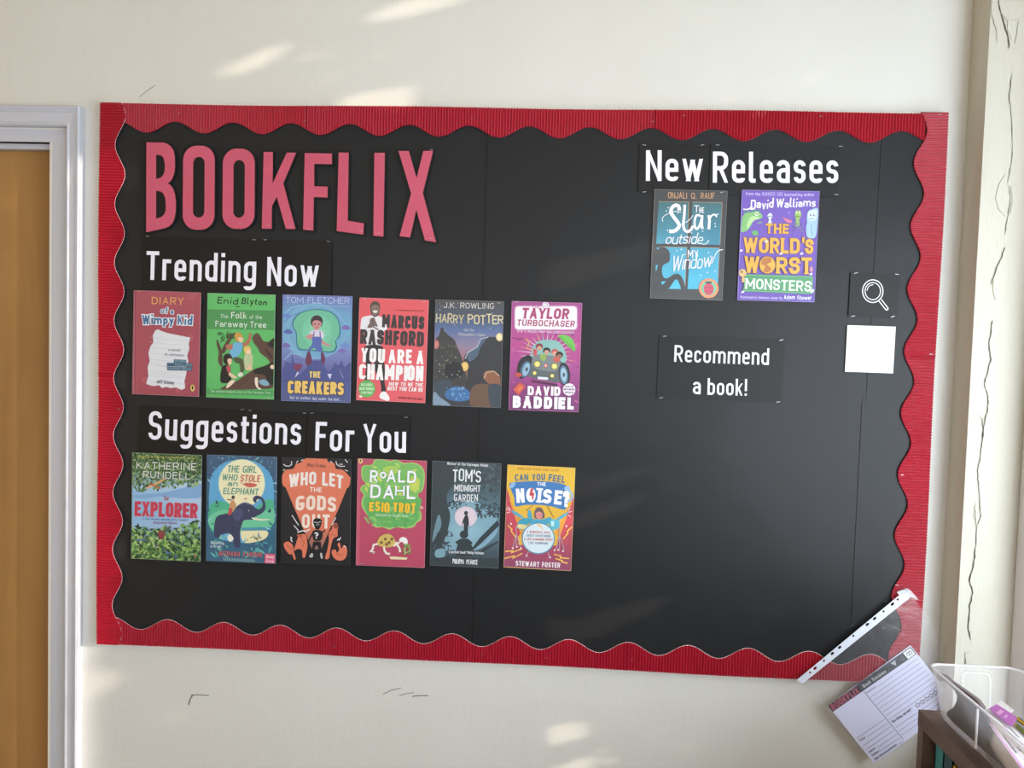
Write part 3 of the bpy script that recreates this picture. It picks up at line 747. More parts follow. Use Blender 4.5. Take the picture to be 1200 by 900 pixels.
heading('black paper sheet reading For You in white letters', (155, 470), 3.636, [(361, 484), (481, 488), (478, 544), (358, 541)],
        [('For', 779, 211, 944, 216, 123, {}), ('You', 983, 219, 1166, 221, 123, {})], [(366, 484), (476, 489)])
heading('black paper sheet reading New in white letters', (740, 160), 4.615, [(750, 168), (829, 170), (828, 227), (747, 224)],
        [('New', 78, 240, 386, 242, 166, {})], [(755, 170), (823, 170), (755, 225)])
heading('black paper sheet reading Releases in white letters', (740, 160), 4.615, [(833, 169), (984, 172), (981, 231), (830, 228)],
        [('Releases', 440, 249, 1118, 252, 168, {})], [(841, 170), (985, 171.5), (980, 228)])
heading('black paper sign reading Recommend a book! in white', (760, 385), 7.06, [(773, 393), (920, 397), (916, 472), (769, 466)],
        [('Recommend', 212, 275, 995, 302, 138, {'wt': .125}), ('a', 366, 541, 430, 543, 138, {}), ('book!', 487, 548, 813, 556, 138, {'wt': .125})],
        [(779, 394), (915.5, 398.5), (775, 466), (912, 471)])
def magnifier(s):
    def ring(cx, cy, r, w, a0=0, a1=360):
        closed = a1 - a0 >= 360; n = 40
        s.line([(cx + r * .97 * math.cos(math.radians(a0 + (a1 - a0) * k / n)), cy + r * 1.08 * math.sin(math.radians(a0 + (a1 - a0) * k / n))) for k in range(n + (0 if closed else 1))], w, '#d9d9df', closed)
    ring(252, 208, 82, 8); ring(252, 208, 62, 7); ring(252, 208, 46, 6, 185, 275)
    s.line([(300, 285), (351, 350), (360, 355), (370, 350), (371, 340), (318, 272)], 8, '#d9d9df')
heading('small black paper square with a white magnifying glass drawing', (985, 310), 6.667, [(997, 319), (1055, 321), (1052, 372), (994, 371)], [],
        [(1003, 320), (1051, 321.5), (999.5, 370.5), (1046, 371)], extra=magnifier, name='icon_sheet', cat='sign', lift=.002)
s = Sheet('blank_card', (985, 310), 6.667, [(993, 381), (1050, 383), (1046, 437), (990, 436)], thick=.0005, lift=.0022)
s.finish(M_WHITEPAPER, 'plain white square card below the magnifying glass sheet', 'card', None, art='print')

# ------------------------------------------------------------------ printed book covers
CG = 'printed book covers on the board'
def cover(origin, quad, sc=6.209, lift=.0014): return Sheet('book_cover', origin, sc, quad, thick=.0006, lift=lift)
def st4(s, quad, off=4):
    (a, b_, c, d) = quad
    return [(a[0] + 6, a[1] + 1.5), (b_[0] - 6, b_[1] + 1.5), (c[0] - 6, c[1] - 1.8), (d[0] + 6, d[1] - 1.8)]
def fin(s, quad, label, which=(0, 1, 2, 3)):
    st = st4(s, quad); s.finish(M_GLOSSPAPER, label, 'book cover', CG, staples=[st[k] for k in which])
def edge(s, col, w=.0007):    # pale uncoated rim where the print was trimmed
    s.layer += 1
    i = s.w / 2; j = s.h / 2
    s._add([(-i, -j), (i, -j), (i, j), (-i, j), (-i + w, -j + w), (i - w, -j + w), (i - w, j - w), (-i + w, j - w)], [(0, 1, 5, 4), (1, 2, 6, 5), (2, 3, 7, 6), (3, 0, 4, 7)], [rgb(col)] * 8)

# row 1, first
q = [(157, 340), (236, 343), (233, 465), (156, 461.5)]; s = cover((140, 330), q, 6.0)
s.full('#a8505f', '#a44c5b', '#a84f5f', '#a04958')
s.poly([(103, 60), (128, 61), (122, 787), (97, 786)], '#9a4454'); s.line([(124, 62), (118, 786)], 3, '#b86673'); s.line([(105, 62), (99, 785)], 5, '#b9788a')
for x, y, r in ((500, 395, 22), (505, 105, 24), (180, 690, 22), (410, 765, 16), (215, 735, 14)): s.disc(x, y, r, '#b4616b', n=9, inner='#a8505f')
s.text('DIARY', 226, 158, 452, 163, 50, '#e0a861', wt=.13, serif=.8)
s.text('of', 290, 222, 340, 224, 42, '#46719a', wt=.2, out=('#e7ecf5', 9), xh=.65); s.text('a', 360, 226, 380, 227, 40, '#46719a', wt=.2, out=('#e7ecf5', 9), xh=.6)
s.text('Wimpy', 160, 300, 382, 300, 66, '#3f6f9c', wt=.19, out=('#e7ecf5', 12), xh=.62, jit=.04); s.text('Kid', 408, 300, 512, 308, 68, '#3f6f9c', wt=.19, out=('#e7ecf5', 12), xh=.62, jit=.03)
s.poly([(252, 345), (272, 335), (300, 348), (340, 362), (420, 378), (500, 394), (488, 440), (494, 470), (478, 520), (486, 560), (470, 600), (474, 640), (458, 700), (464, 748), (440, 762), (400, 744), (360, 748), (330, 740), (300, 748), (280, 728), (240, 735), (190, 720), (205, 660), (200, 600), (214, 560), (205, 500), (222, 450), (240, 430), (236, 380)], '#dcdee6')
for y in (392, 425, 460, 500, 545, 585, 625, 660, 700): s.line([(215, y), (330, y + 14), (470, y + 20)], 2, '#b4c0d0')
s.line([(230, 570), (300, 590), (350, 600)], 3, '#c2c4cc'); s.line([(225, 640), (330, 655), (440, 668)], 3, '#c2c4cc')
s.text('a novel', 346, 488, 430, 492, 20, '#55565e', wt=.14); s.text('in cartoons', 322, 520, 450, 527, 20, '#55565e', wt=.14)
for x0, y0, x1, y1, t in ((384, 546, 472, 570, 'OVER'), (336, 570, 516, 596, '180 MILLION'), (338, 598, 512, 624, 'COPIES SOLD')):
    s.poly([(x0, y0), (x1, y0 + 4), (x1, y1 + 3), (x0, y1)], '#3b6079'); s.text(t, x0 + 8, y1 - 6, x1 - 8, y1 - 2, 15, '#9db7c6', wt=.15)
s.text('Jeff Kinney', 264, 714, 386, 724, 26, '#44464f', wt=.13)
s.disc(517, 748, 16, '#d9b25a', 24); s.disc(517, 748, 13, '#e8d28a', 20); s.sm([(513, 760), (510, 742), (516, 732), (523, 740), (520, 758)], '#2f2a22')
edge(s, '#c08b95'); fin(s, q, 'dusty red book cover with a torn white paper scrap, leftmost of the upper row', (0, 1))

# row 1, second
q = [(244, 343.5), (323, 345.5), (321, 468), (242, 465.5)]; s = cover((230, 335), q)
s.full('#63ba6d', '#5fb968', '#62bb6b', '#58b062')
s.poly([(78, 170), (577, 180), (574, 322), (78, 314)], '#4c9357'); s.poly([(76, 748), (571, 760), (571, 800), (76, 790)], '#4c9b58')
s.text('Enid', 152, 130, 302, 134, 48, '#1d2a20', wt=.15, jit=.08, slant=.12, xh=.62); s.text('Blyton', 328, 134, 512, 142, 50, '#1d2a20', wt=.15, jit=.06, slant=.1, xh=.62); s.line([(286, 150), (316, 152)], 6, '#1d2a20')
s.text('The', 176, 234, 232, 236, 28, '#cfe3d2', wt=.12, serif=.8); s.text('Folk', 254, 236, 368, 239, 46, '#e2ece3', wt=.13, serif=.8); s.text('of the', 388, 240, 478, 242, 28, '#cfe3d2', wt=.12, serif=.8)
s.text('Faraway', 140, 296, 372, 302, 42, '#dbe9dc', wt=.13, serif=.8); s.text('Tree', 392, 303, 510, 306, 44, '#dbe9dc', wt=.13, serif=.8)
BR = '#5a4138'
s.sm([(160, 400), (185, 470), (192, 520), (190, 585), (175, 580), (160, 540), (165, 480), (150, 420)], BR); s.sm([(185, 470), (230, 390), (262, 350), (270, 365), (240, 420), (205, 490)], BR)
s.scatter((150, 338, 205, 410), 26, 9, ['#2f4a33', '#3d5c3a', '#243328']); s.scatter((222, 334, 285, 385), 34, 10, ['#4b4334', '#3a5a3a', '#2b2b22'])
s.sm([(430, 350), (410, 380), (425, 420), (450, 450), (470, 490), (520, 530), (560, 585), (572, 580), (572, 430), (530, 410), (490, 400), (470, 370), (450, 345)], BR); s.sm([(500, 440), (530, 480), (560, 520), (565, 540), (520, 500)], '#3d2c26')
s.sm([(180, 752), (230, 720), (300, 690), (370, 640), (440, 600), (500, 590), (560, 600), (571, 660), (560, 740), (440, 752), (300, 755)], BR); s.sm([(420, 610), (500, 582), (571, 560), (571, 700), (530, 715), (500, 650), (430, 640)], '#1f1d1c')
for a in ((250, 740, 330, 700), (300, 735, 400, 668), (380, 730, 440, 690), (340, 680, 420, 640)): s.line([a[:2], a[2:]], 4, '#3b2a24')
# generic children on the branches
s.sm([(285, 345), (320, 342), (340, 370), (335, 400), (310, 410), (285, 390)], '#c79a4a'); s.sm([(305, 380), (335, 375), (345, 395), (325, 412)], '#e8c4a4')
s.sm([(270, 420), (310, 410), (340, 425), (330, 480), (290, 520), (240, 512), (255, 460)], '#6fb2d8'); s.sm([(340, 420), (370, 400), (390, 345), (402, 345), (398, 390), (380, 428), (345, 440)], '#b4705c'); s.sm([(218, 430), (265, 428), (262, 460), (230, 462)], '#b4705c')
s.sm([(275, 520), (330, 530), (350, 570), (345, 630), (325, 628), (318, 570), (285, 556)], '#4f553c'); s.sm([(305, 640), (335, 628), (340, 655), (310, 660)], '#d8d6c8')
s.sm([(350, 445), (385, 438), (398, 460), (390, 490), (365, 498), (350, 475)], '#e3c463'); s.sm([(365, 468), (395, 462), (400, 490), (375, 500)], '#eecdb0'); s.sm([(352, 505), (400, 495), (415, 520), (410, 590), (375, 600), (352, 585)], '#b9c59a'); s.sm([(355, 580), (375, 600), (385, 570), (410, 600), (400, 612), (365, 612)], '#e2bd9e')
s.sm([(205, 505), (240, 492), (262, 520), (258, 560), (225, 575), (200, 550)], '#241d22'); s.sm([(230, 535), (258, 530), (258, 565), (238, 572)], '#e6c3a6'); s.sm([(190, 590), (230, 580), (250, 640), (255, 690), (210, 708), (178, 690)], '#16161c'); s.sm([(220, 590), (245, 580), (255, 615), (235, 630)], '#b5505a')
s.sm([(245, 630), (285, 655), (300, 668), (270, 672), (240, 650)], '#e6c3a6'); s.sm([(250, 690), (285, 690), (255, 725), (225, 745), (220, 735)], '#ecd3bf'); s.sm([(460, 690), (500, 680), (535, 715), (510, 728), (470, 715)], '#7fa9bf'); s.sm([(430, 670), (450, 672), (452, 730), (475, 750), (455, 752), (432, 720)], '#e9dccf')
s.sm([(520, 420), (572, 380), (572, 440), (545, 448)], '#1c1b1d'); s.disc(556, 590, 16, '#e8cdb8')
s.text('The second magical story of the Faraway Tree', 105, 773, 540, 786, 17, '#bfe0c3', wt=.13)
edge(s, '#8fcf96'); fin(s, q, 'bright green book cover with brown tree branches and children', (0, 1, 2, 3))

# row 1, third
q = [(331.5, 345), (413, 347.5), (411, 472), (330, 469.5)]; s = cover((320, 335), q)
s.full('#6d78b8', '#6f9fc8', '#6fb0cc', '#7b8cc0', '#6a6ba6', '#4f5a92', '#545d8e')
s.disc(300, 330, 235, '#79a9cf', 205, inner='#7ec3c9'); s.disc(320, 330, 205, '#71a5c8', 185)
s.sm([(150, 240), (200, 195), (300, 170), (400, 180), (465, 225), (490, 300), (485, 370), (460, 400), (465, 450), (430, 485), (330, 478), (240, 470), (190, 465), (170, 420), (165, 340), (140, 290)], '#2f6f86'); s.sm([(158, 245), (205, 200), (300, 176), (395, 186), (458, 228), (482, 300), (476, 365), (452, 400), (455, 440), (425, 476), (330, 470), (240, 462), (195, 455), (178, 420), (172, 340), (148, 290)], '#6fbb9c')
s.disc(320, 330, 110, '#74c4a4', 120, inner='#8bd3b2'); s.scatter((180, 210, 470, 450), 40, 12, ['#67b394', '#7cc9a8', '#5fae96'])
for y0, c in ((150, '#8ec0dc'), (205, '#5f88be'), (480, '#86b4d8'), (520, '#5a78b4')): s.line([(80, y0 + 60), (130, y0 + 10), (200, y0 - 10 if y0 < 300 else y0 + 20)], 7, c)
for x, y in ((100, 215), (110, 330), (95, 430), (530, 300), (520, 430), (500, 470)): s.sm([(x - 30, y), (x, y - 16), (x + 34, y + 8), (x + 10, y + 20), (x - 24, y + 14)], random.choice(['#5b66ac', '#6c8bc8', '#7a6bb4']))
s.sm([(275, 248), (300, 218), (340, 218), (362, 250), (355, 285), (345, 295), (285, 290)], '#3d2c3a'); s.sm([(288, 262), (320, 250), (352, 268), (342, 305), (318, 325), (294, 305)], '#c58d8c'); s.disc(306, 278, 5, '#2c1c28'); s.disc(334, 278, 5, '#2c1c28'); s.line([(310, 302), (328, 302)], 4, '#a34f5a')
s.sm([(285, 325), (350, 325), (372, 360), (355, 385), (290, 385), (262, 360)], '#d8cfe2'); s.sm([(240, 365), (290, 350), (292, 382), (258, 388)], '#c48d90'); s.sm([(345, 385), (400, 425), (420, 430), (405, 442), (355, 420)], '#c48d90')
s.sm([(288, 375), (350, 375), (352, 430), (360, 470), (320, 475), (300, 450), (262, 472), (255, 465), (285, 420)], '#5868b0'); s.line([(298, 330), (296, 380)], 7, '#46559c'); s.line([(342, 330), (344, 380)], 7, '#46559c')
s.sm([(60, 640), (90, 560), (70, 540), (130, 560), (140, 500), (160, 560), (210, 570), (200, 610), (170, 640), (160, 670), (240, 600), (250, 560), (240, 520), (262, 470), (282, 540), (310, 540), (345, 540), (350, 480), (378, 520), (370, 570), (400, 620), (430, 600), (450, 560), (475, 580), (500, 545), (520, 590), (568, 560), (566, 700), (62, 700)], '#4b5490')
s.sm([(240, 520), (262, 470), (284, 545), (262, 580), (240, 565)], '#6b3350'); s.sm([(352, 540), (358, 480), (380, 525), (368, 572)], '#6b3350'); s.sm([(150, 575), (214, 572), (185, 618), (160, 612)], '#7b3c62')
for a in ([(158, 670), (190, 632), (176, 625)], [(395, 640), (428, 640), (415, 680)], [(480, 600), (505, 660), (515, 675), (490, 620)]): s.poly(a, '#c9cde6')
s.text('TOM FLETCHER', 92, 124, 556, 130, 44, '#c9cfec', wt=.09, serif=.7, gap=.1); s.text('ILLUSTRATED BY SHANE DEVRIES', 316, 150, 556, 155, 9, '#aebbe0', wt=.16)
s.text('THE', 264, 668, 344, 672, 46, '#e9cf7c', wt=.22, jit=.04, out=('#3d4276', 8)); s.text('CREAKERS', 106, 780, 514, 794, 92, '#e6c268', wt=.24, jit=.03, out=('#3d3a66', 10), gap=.08)
s.text('But at number day under the bed . . .', 124, 822, 520, 838, 22, '#cdd2ea', wt=.13, jit=.05)
edge(s, '#8b9bd0'); fin(s, q, 'blue and violet book cover with a figure in dungarees in a green glow', (0,))

# row 1, fourth
q = [(421.5, 348.5), (503, 352), (498, 472), (418, 469)]; s = cover((408, 340), q)
s.full('#de5b63', '#e0606a')
s.sm([(102, 200), (150, 186), (215, 186), (262, 215), (285, 280), (262, 300), (240, 400), (135, 405), (128, 330), (92, 300), (92, 240)], '#e4e2ea'); s.line([(120, 260), (150, 300), (200, 300)], 4, '#c5c3cc'); s.line([(150, 350), (200, 380), (240, 370)], 4, '#c9c7d0')
s.sm([(160, 110), (180, 84), (212, 84), (232, 110), (230, 150), (222, 180), (195, 195), (172, 180), (162, 150)], '#4f4543'); s.sm([(170, 120), (195, 105), (226, 122), (222, 165), (196, 184), (174, 164)], '#85706a'); s.sm([(180, 150), (212, 150), (206, 164), (188, 164)], '#e8e4e4'); s.disc(184, 134, 4, '#2e2624'); s.disc(210, 134, 4, '#2e2624')
s.sm([(160, 210), (190, 200), (200, 225), (215, 265), (190, 262), (165, 275), (140, 268), (155, 240)], '#766460'); s.line([(178, 205), (176, 255)], 3, '#4c403d'); s.line([(140, 270), (175, 262), (222, 290)], 9, '#6b5a56')
s.sm([(128, 405), (248, 410), (262, 520), (268, 600), (264, 660), (275, 740), (245, 745), (235, 670), (200, 600), (180, 500), (160, 600), (150, 660), (122, 650), (130, 560), (120, 470)], '#2c292d')
s.sm([(238, 748), (268, 738), (298, 775), (296, 804), (270, 802), (230, 782)], '#eeecf0'); s.poly([(80, 765), (104, 768), (100, 782), (80, 780)], '#eeecf0')
s.text('MARCUS', 246, 272, 552, 284, 95, '#3a3336', wt=.22, jit=.02, gap=.1); s.text('RASHFORD', 86, 392, 550, 410, 108, '#3a3336', wt=.22, jit=.02, gap=.09)
s.text('YOU', 92, 524, 266, 530, 104, '#f4f0f2', wt=.22, jit=.02); s.text('ARE', 292, 530, 462, 535, 100, '#f4f0f2', wt=.21, jit=.02); s.text('A', 496, 538, 548, 540, 98, '#f4f0f2', wt=.22)
s.text('CHAMPION', 78, 648, 546, 664, 112, '#f4f0f2', wt=.22, jit=.02, gap=.09)
s.text('HOW TO BE THE', 296, 695, 542, 703, 27, '#f4f0f2', wt=.2, slant=.1); s.text('BEST YOU CAN BE', 286, 729, 542, 740, 30, '#f4f0f2', wt=.2, slant=.1)
s.disc(137, 718, 61, '#67b35c', 63)
s.text('INCLUDES', 96, 696, 178, 698, 18, '#d9eed5', wt=.16); s.text('NEW BONUS', 84, 726, 188, 728, 20, '#d9eed5', wt=.16); s.text('CONTENT', 94, 754, 178, 756, 18, '#d9eed5', wt=.16)
s.text('THE NUMBER ONE BESTSELLER', 350, 152, 552, 158, 11, '#8f3a42', wt=.14); s.text('Written with Carl Anka', 370, 790, 540, 800, 18, '#6f3238', wt=.12)
edge(s, '#eba0a5'); fin(s, q, 'coral red book cover with bold dark and white capitals and a green dot', (0, 1))

# row 1, fifth: dusky painted scene, generic shapes only
q = [(510.5, 351), (590.5, 353.5), (587, 478), (507, 475)]; s = cover((495, 340), q)
s.full('#4b4a4c', '#4a5266', '#5a6f9d', '#8d7f98', '#a66a72', '#6d5850', '#3e4148', '#343a42')
s.sm([(78, 640), (80, 470), (95, 360), (120, 330), (140, 270), (180, 320), (230, 360), (262, 430), (290, 500), (310, 580), (300, 700), (90, 760)], '#3d3c3e'); s.scatter((90, 380, 280, 620), 46, 7, ['#5b5a58', '#7a705c', '#4b4a4c', '#8a8266'], asp=.5)
s.sm([(430, 350), (500, 340), (560, 350), (590, 380), (580, 500), (572, 650), (520, 700), (400, 700), (330, 760), (310, 700), (330, 600), (300, 520), (320, 460), (400, 420)], '#33343a'); s.sm([(330, 460), (400, 415), (430, 350), (470, 345), (420, 420), (400, 480), (340, 520)], '#4d5f78')
s.line([(310, 500), (330, 455), (400, 412), (425, 355), (480, 342)], 7, '#a9b4c0'); s.disc(562, 342, 26, '#e3cf92', 30, n=12, inner='#f2e9c0'); s.disc(310, 555, 26, '#e0b568', 34, inner='#e8cc80')
s.sm([(165, 600), (170, 545), (215, 522), (270, 530), (298, 580), (290, 620), (240, 640), (200, 650)], '#22262c'); s.sm([(80, 680), (180, 650), (220, 700), (200, 780), (90, 760)], '#3d4a55'); s.sm([(85, 740), (130, 780), (205, 838), (120, 836), (78, 830)], '#7e95ac')
s.sm([(170, 740), (240, 700), (320, 720), (360, 780), (280, 810), (180, 790)], '#3f6ea6'); s.scatter((180, 710, 340, 800), 26, 12, ['#5f95c8', '#2f588c', '#83a8c8'])
s.sm([(345, 760), (370, 700), (430, 680), (500, 700), (520, 790), (500, 848), (360, 846)], '#6a4f42'); s.sm([(445, 640), (460, 590), (520, 588), (565, 630), (560, 690), (500, 690)], '#8b5c44'); s.sm([(480, 700), (560, 690), (575, 780), (572, 850), (500, 850)], '#3a4450')
s.line([(450, 640), (465, 600), (520, 590), (560, 625)], 6, '#c5b29a'); s.scatter((110, 90, 580, 300), 34, 4, ['#c9c6bc', '#8c8c92'], asp=.8); s.scatter((100, 470, 300, 640), 18, 4, ['#d9cfae'], asp=.8)
s.disc(100, 395, 22, '#b5656c', 34, inner='#d08a80'); s.line([(595, 90), (572, 850)], 10, '#575a5e')
s.text('J.K. ROWLING', 156, 130, 520, 137, 42, '#d9d6d0', wt=.11, serif=.7, gap=.12)
s.text('HARRY', 97, 236, 300, 246, 66, '#c9bd96', wt=.13, jit=.12, serif=.8, gap=.06); s.text('POTTER', 330, 246, 590, 246, 68, '#d8cba0', wt=.13, jit=.1, serif=.8, gap=.06)
s.text('and the', 300, 299, 378, 301, 20, '#c2bfc4', wt=.12); s.text("Philosopher's Stone", 262, 331, 455, 336, 22, '#c2bfc4', wt=.12)
edge(s, '#7b7d80'); fin(s, q, 'dark dusky book cover with a fantasy scene, between the coral and the magenta covers', (1,))

# row 1, sixth
q = [(599.5, 352.5), (682, 355.5), (678, 483), (596.5, 480)]; s = cover((585, 345), q)
s.full('#a04c8c', '#b04d92', '#b74b8e', '#a84a90', '#8c3b7c', '#7d3573')
s.scatter((90, 280, 590, 780), 60, 24, ['#bb5a9c', '#9a4588', '#c868a2', '#8d3a80'], asp=.3)
s.poly(rr(112, 84, 562, 254, 26, 26, 4), '#b56fa6'); s.poly(rr(108, 80, 572, 262, 28, 28, 4), '#c489b4'); s.poly(rr(116, 88, 564, 254, 24, 24, 4), '#f0ebf1')
s.disc(338, 78, 27, '#a04c8c'); s.disc(338, 78, 24, '#e7dfe9'); s.disc(338, 78, 15, '#8a6a92'); s.disc(338, 78, 12, '#efeaf2'); s.line([(338, 78), (346, 72)], 3, '#463048')
s.text('THE', 236, 102, 300, 104, 21, '#a2417e', wt=.16); s.text('TAYLOR', 164, 174, 504, 180, 76, '#a83f6d', wt=.19, serif=.75, out=('#d9b4c8', 6), slant=.1); s.text('TURBOCHASER', 128, 228, 548, 238, 46, '#a83f6d', wt=.17, serif=.75, slant=.1)
s.text("IT'S A ROAD-TRIP ROLLERCOASTER!", 130, 276, 546, 286, 15, '#e9d7e8', wt=.18)
for a in range(0, 360, 12):
    r1 = 190 + 40 * ((a * 7) % 5) / 4; c = ['#e3cfe0', '#ddb36a', '#a9c9cc', '#e9e3ea'][(a // 12) % 4]; t = math.radians(a)
    s.poly([(335 + 80 * math.cos(t - .05), 440 + 70 * math.sin(t - .05)), (335 + r1 * math.cos(t), 450 + r1 * .85 * math.sin(t)), (335 + 80 * math.cos(t + .07), 440 + 70 * math.sin(t + .07))], c)
s.sm([(235, 420), (270, 350), (340, 330), (430, 345), (480, 420), (470, 500), (260, 500)], '#86b7b4')
s.sm([(210, 470), (280, 450), (420, 470), (470, 520), (460, 600), (430, 640), (300, 620), (210, 590), (200, 520)], '#5b6468'); s.sm([(260, 440), (420, 455), (440, 520), (400, 560), (280, 545), (240, 500)], '#788084')
s.sm([(130, 560), (150, 480), (210, 440), (240, 470), (215, 540), (190, 600), (150, 610)], '#23252b'); s.disc(192, 545, 36, '#49627e', 62, rot=.3); s.disc(196, 545, 24, '#8fb2cc', 50, rot=.3); s.disc(200, 545, 9, '#3b4c60', 16)
s.disc(474, 580, 42, '#23252b', 84, rot=-.1); s.disc(470, 585, 30, '#5f7f9c', 68, rot=-.1); s.disc(470, 585, 20, '#9fbed2', 50, rot=-.1); s.disc(470, 585, 8, '#33445a', 16)
for x, y, r in ((277, 507, 22), (402, 523, 22), (258, 572, 14), (386, 592, 14)): s.disc(x, y, r + 4, '#4a4b40'); s.disc(x, y, r, '#d8c860', inner='#efe79c')
s.poly([(282, 598), (356, 604), (354, 622), (280, 616)], '#e4e2ea'); s.disc(338, 518, 14, '#c8676c'); s.disc(338, 518, 6, '#efe7d8')
for x, y, h, f_ in ((292, 380, '#7a3040', '#c99a86'), (345, 410, '#26242a', '#c9a08c'), (405, 420, '#b95b58', '#d2a48e'), (438, 440, '#2b2226', '#9a6a5a')): s.disc(x, y, 27, h, 24); s.disc(x, y + 12, 18, f_, 17); s.line([(x - 7, y + 20), (x + 7, y + 20)], 3, '#7b2a30')
s.sm([(250, 400), (275, 405), (270, 445), (250, 440)], '#c4505c'); s.sm([(300, 440), (340, 440), (335, 480), (305, 478)], '#8fae5a'); s.sm([(395, 460), (440, 460), (435, 490), (400, 488)], '#c85c50')
s.sm([(430, 300), (490, 298), (535, 330), (552, 380), (548, 415), (510, 385), (460, 335)], '#6cbf54'); s.line([(445, 306), (545, 400)], 3, '#3f7f36')
s.line([(120, 320), (150, 330), (175, 320)], 6, '#4a2a44'); s.line([(190, 320), (218, 350), (205, 390)], 7, '#d9a85a'); s.line([(235, 630), (420, 660)], 14, '#4d2340')
s.poly([(100, 690), (150, 640), (192, 670), (140, 734)], '#cf5a4c'); s.poly([(126, 690), (152, 662), (174, 678), (146, 708)], '#d9784c'); s.disc(140, 585, 26, '#c2504c', 18, n=7)
s.disc(509, 692, 45, '#efe8f2'); s.text('FROM THE', 478, 676, 540, 678, 12, '#5d3564', wt=.18); s.text('MULTI-MILLION', 470, 696, 548, 698, 13, '#5d3564', wt=.18); s.text('BESTSELLER', 480, 718, 540, 720, 12, '#5d3564', wt=.18)
s.text('DAVID', 206, 732, 444, 738, 66, '#f3eff6', wt=.26); s.text('BADDIEL', 98, 824, 542, 838, 88, '#f3eff6', wt=.28, out=('#5d2a5c', 5))
edge(s, '#c98cba'); fin(s, q, 'magenta book cover with a cartoon car, rightmost of the upper row', (0,))

# row 2, first
q = [(156, 530.5), (237, 533), (235, 658), (154, 654)]; s = cover((140, 520), q)
s.full('#3d5c40', '#4a6c4a', '#9dc3de', '#a3c4e4', '#8fb2d6', '#5b7d50', '#55784a')
s.grad([(95, 340), (605, 270), (600, 600), (90, 620)], ['#8dbbe0', '#b9cfe8', '#a8c2e4', '#93b8de'])
s.sm([(90, 380), (200, 365), (330, 352), (430, 330), (600, 290), (605, 380), (500, 400), (300, 385), (180, 400)], '#7fa9d6')
def up(x, y): return y < 345 - (x - 95) * .1 + 12 * math.sin(x * .05)
def dn(x, y): return y > 610 + 14 * math.sin(x * .03) - (40 if x > 450 else 0)
s.scatter((95, 62, 606, 365), 1000, 15, ['#2b3f2a', '#4f7346', '#6b8f55', '#243826', '#87a766', '#3e5d3a', '#9ab37c'], inside=up, asp=.42)
s.scatter((88, 560, 600, 856), 900, 19, ['#2b422c', '#4f7d46', '#78a254', '#1f3226', '#9cbf6e', '#3e6d42', '#a8c480', '#24402c', '#7fae60'], inside=dn, asp=.42)
s.scatter((140, 660, 560, 830), 16, 14, ['#4b5fa0', '#9a5a50', '#6a7ab8'], asp=.5)
s.sm([(198, 318), (260, 285), (330, 252), (332, 262), (262, 300), (204, 328)], '#dfa878'); s.sm([(225, 285), (290, 318), (296, 330), (230, 298)], '#b45e50')
s.sm([(282, 640), (330, 625), (370, 595), (376, 602), (340, 640), (320, 690), (292, 690)], '#8a3f44'); s.sm([(310, 640), (350, 615), (376, 600), (350, 640)], '#3f6a5a')
s.text('KATHERINE', 124, 182, 560, 194, 52, '#e9ede9', wt=.11, serif=.7, gap=.14, out=('#2e4430', 4)); s.text('RUNDELL', 172, 248, 515, 260, 50, '#e9ede9', wt=.11, serif=.7, gap=.16, out=('#2e4430', 4))
s.text("WINNER OF THE COSTA CHILDREN'S BOOK AWARD", 134, 98, 552, 112, 11, '#cdb95e', wt=.17)
s.text('The', 322, 412, 360, 414, 36, '#b0586c', wt=.11); s.text('EXPLORER', 112, 524, 568, 540, 106, '#c23c54', wt=.2, serif=.7, gap=.1, out=('#d88f9c', 4))
s.text('"A rich, entirely splendid story. I loved it"', 166, 552, 510, 562, 15, '#4d6f9c', wt=.14); s.text('Jacqueline Wilson', 246, 580, 422, 586, 19, '#8a5a7c', wt=.13)
edge(s, '#a4b3a2', .0005); fin(s, q, 'leafy green and pale blue book cover, leftmost of the lower row', ())

# row 2, second
q = [(243, 532.5), (325, 535.5), (323, 660), (242, 657)]; s = cover((230, 525), q)
s.full('#3f5d7c', '#3d5c7c', '#3a6480', '#356a84', '#35617e', '#3d6482')
s.sm([(110, 200), (180, 120), (260, 90), (380, 88), (470, 120), (545, 200), (566, 320), (560, 480), (540, 560), (490, 640), (400, 690), (250, 680), (150, 650), (105, 560), (92, 420), (95, 300)], '#5fa5d2')
s.sm([(92, 440), (150, 385), (230, 400), (330, 440), (420, 440), (500, 380), (562, 390), (560, 520), (530, 590), (400, 600), (250, 620), (110, 600)], '#4fb08c'); s.sm([(92, 500), (200, 450), (330, 480), (470, 470), (560, 440), (555, 560), (400, 600), (200, 620), (105, 580)], '#6cc49c')
s.disc(331, 258, 172, '#9ec8c2', 178); s.disc(331, 258, 167, '#ece5be', 173)
s.sm([(330, 600), (430, 590), (520, 610), (500, 660), (400, 690), (340, 680)], '#e8e0b4'); s.poly([(330, 580), (540, 575), (545, 600), (330, 602)], '#4d8fa8')
for k in range(30):      # leaf fringe round the opening
    a = math.radians(200 + k * 11.5); cx, cy = 330 + 235 * math.cos(a), 360 + 285 * math.sin(a); t = a + random.uniform(-.5, .5)
    s.poly([(cx, cy), (cx + 38 * math.cos(t + .35), cy + 38 * math.sin(t + .35)), (cx + 52 * math.cos(t), cy + 52 * math.sin(t))], random.choice(['#4d8aa2', '#79b9b4', '#8fc7d0', '#2f4f70']))
EL = '#3a3f5c'
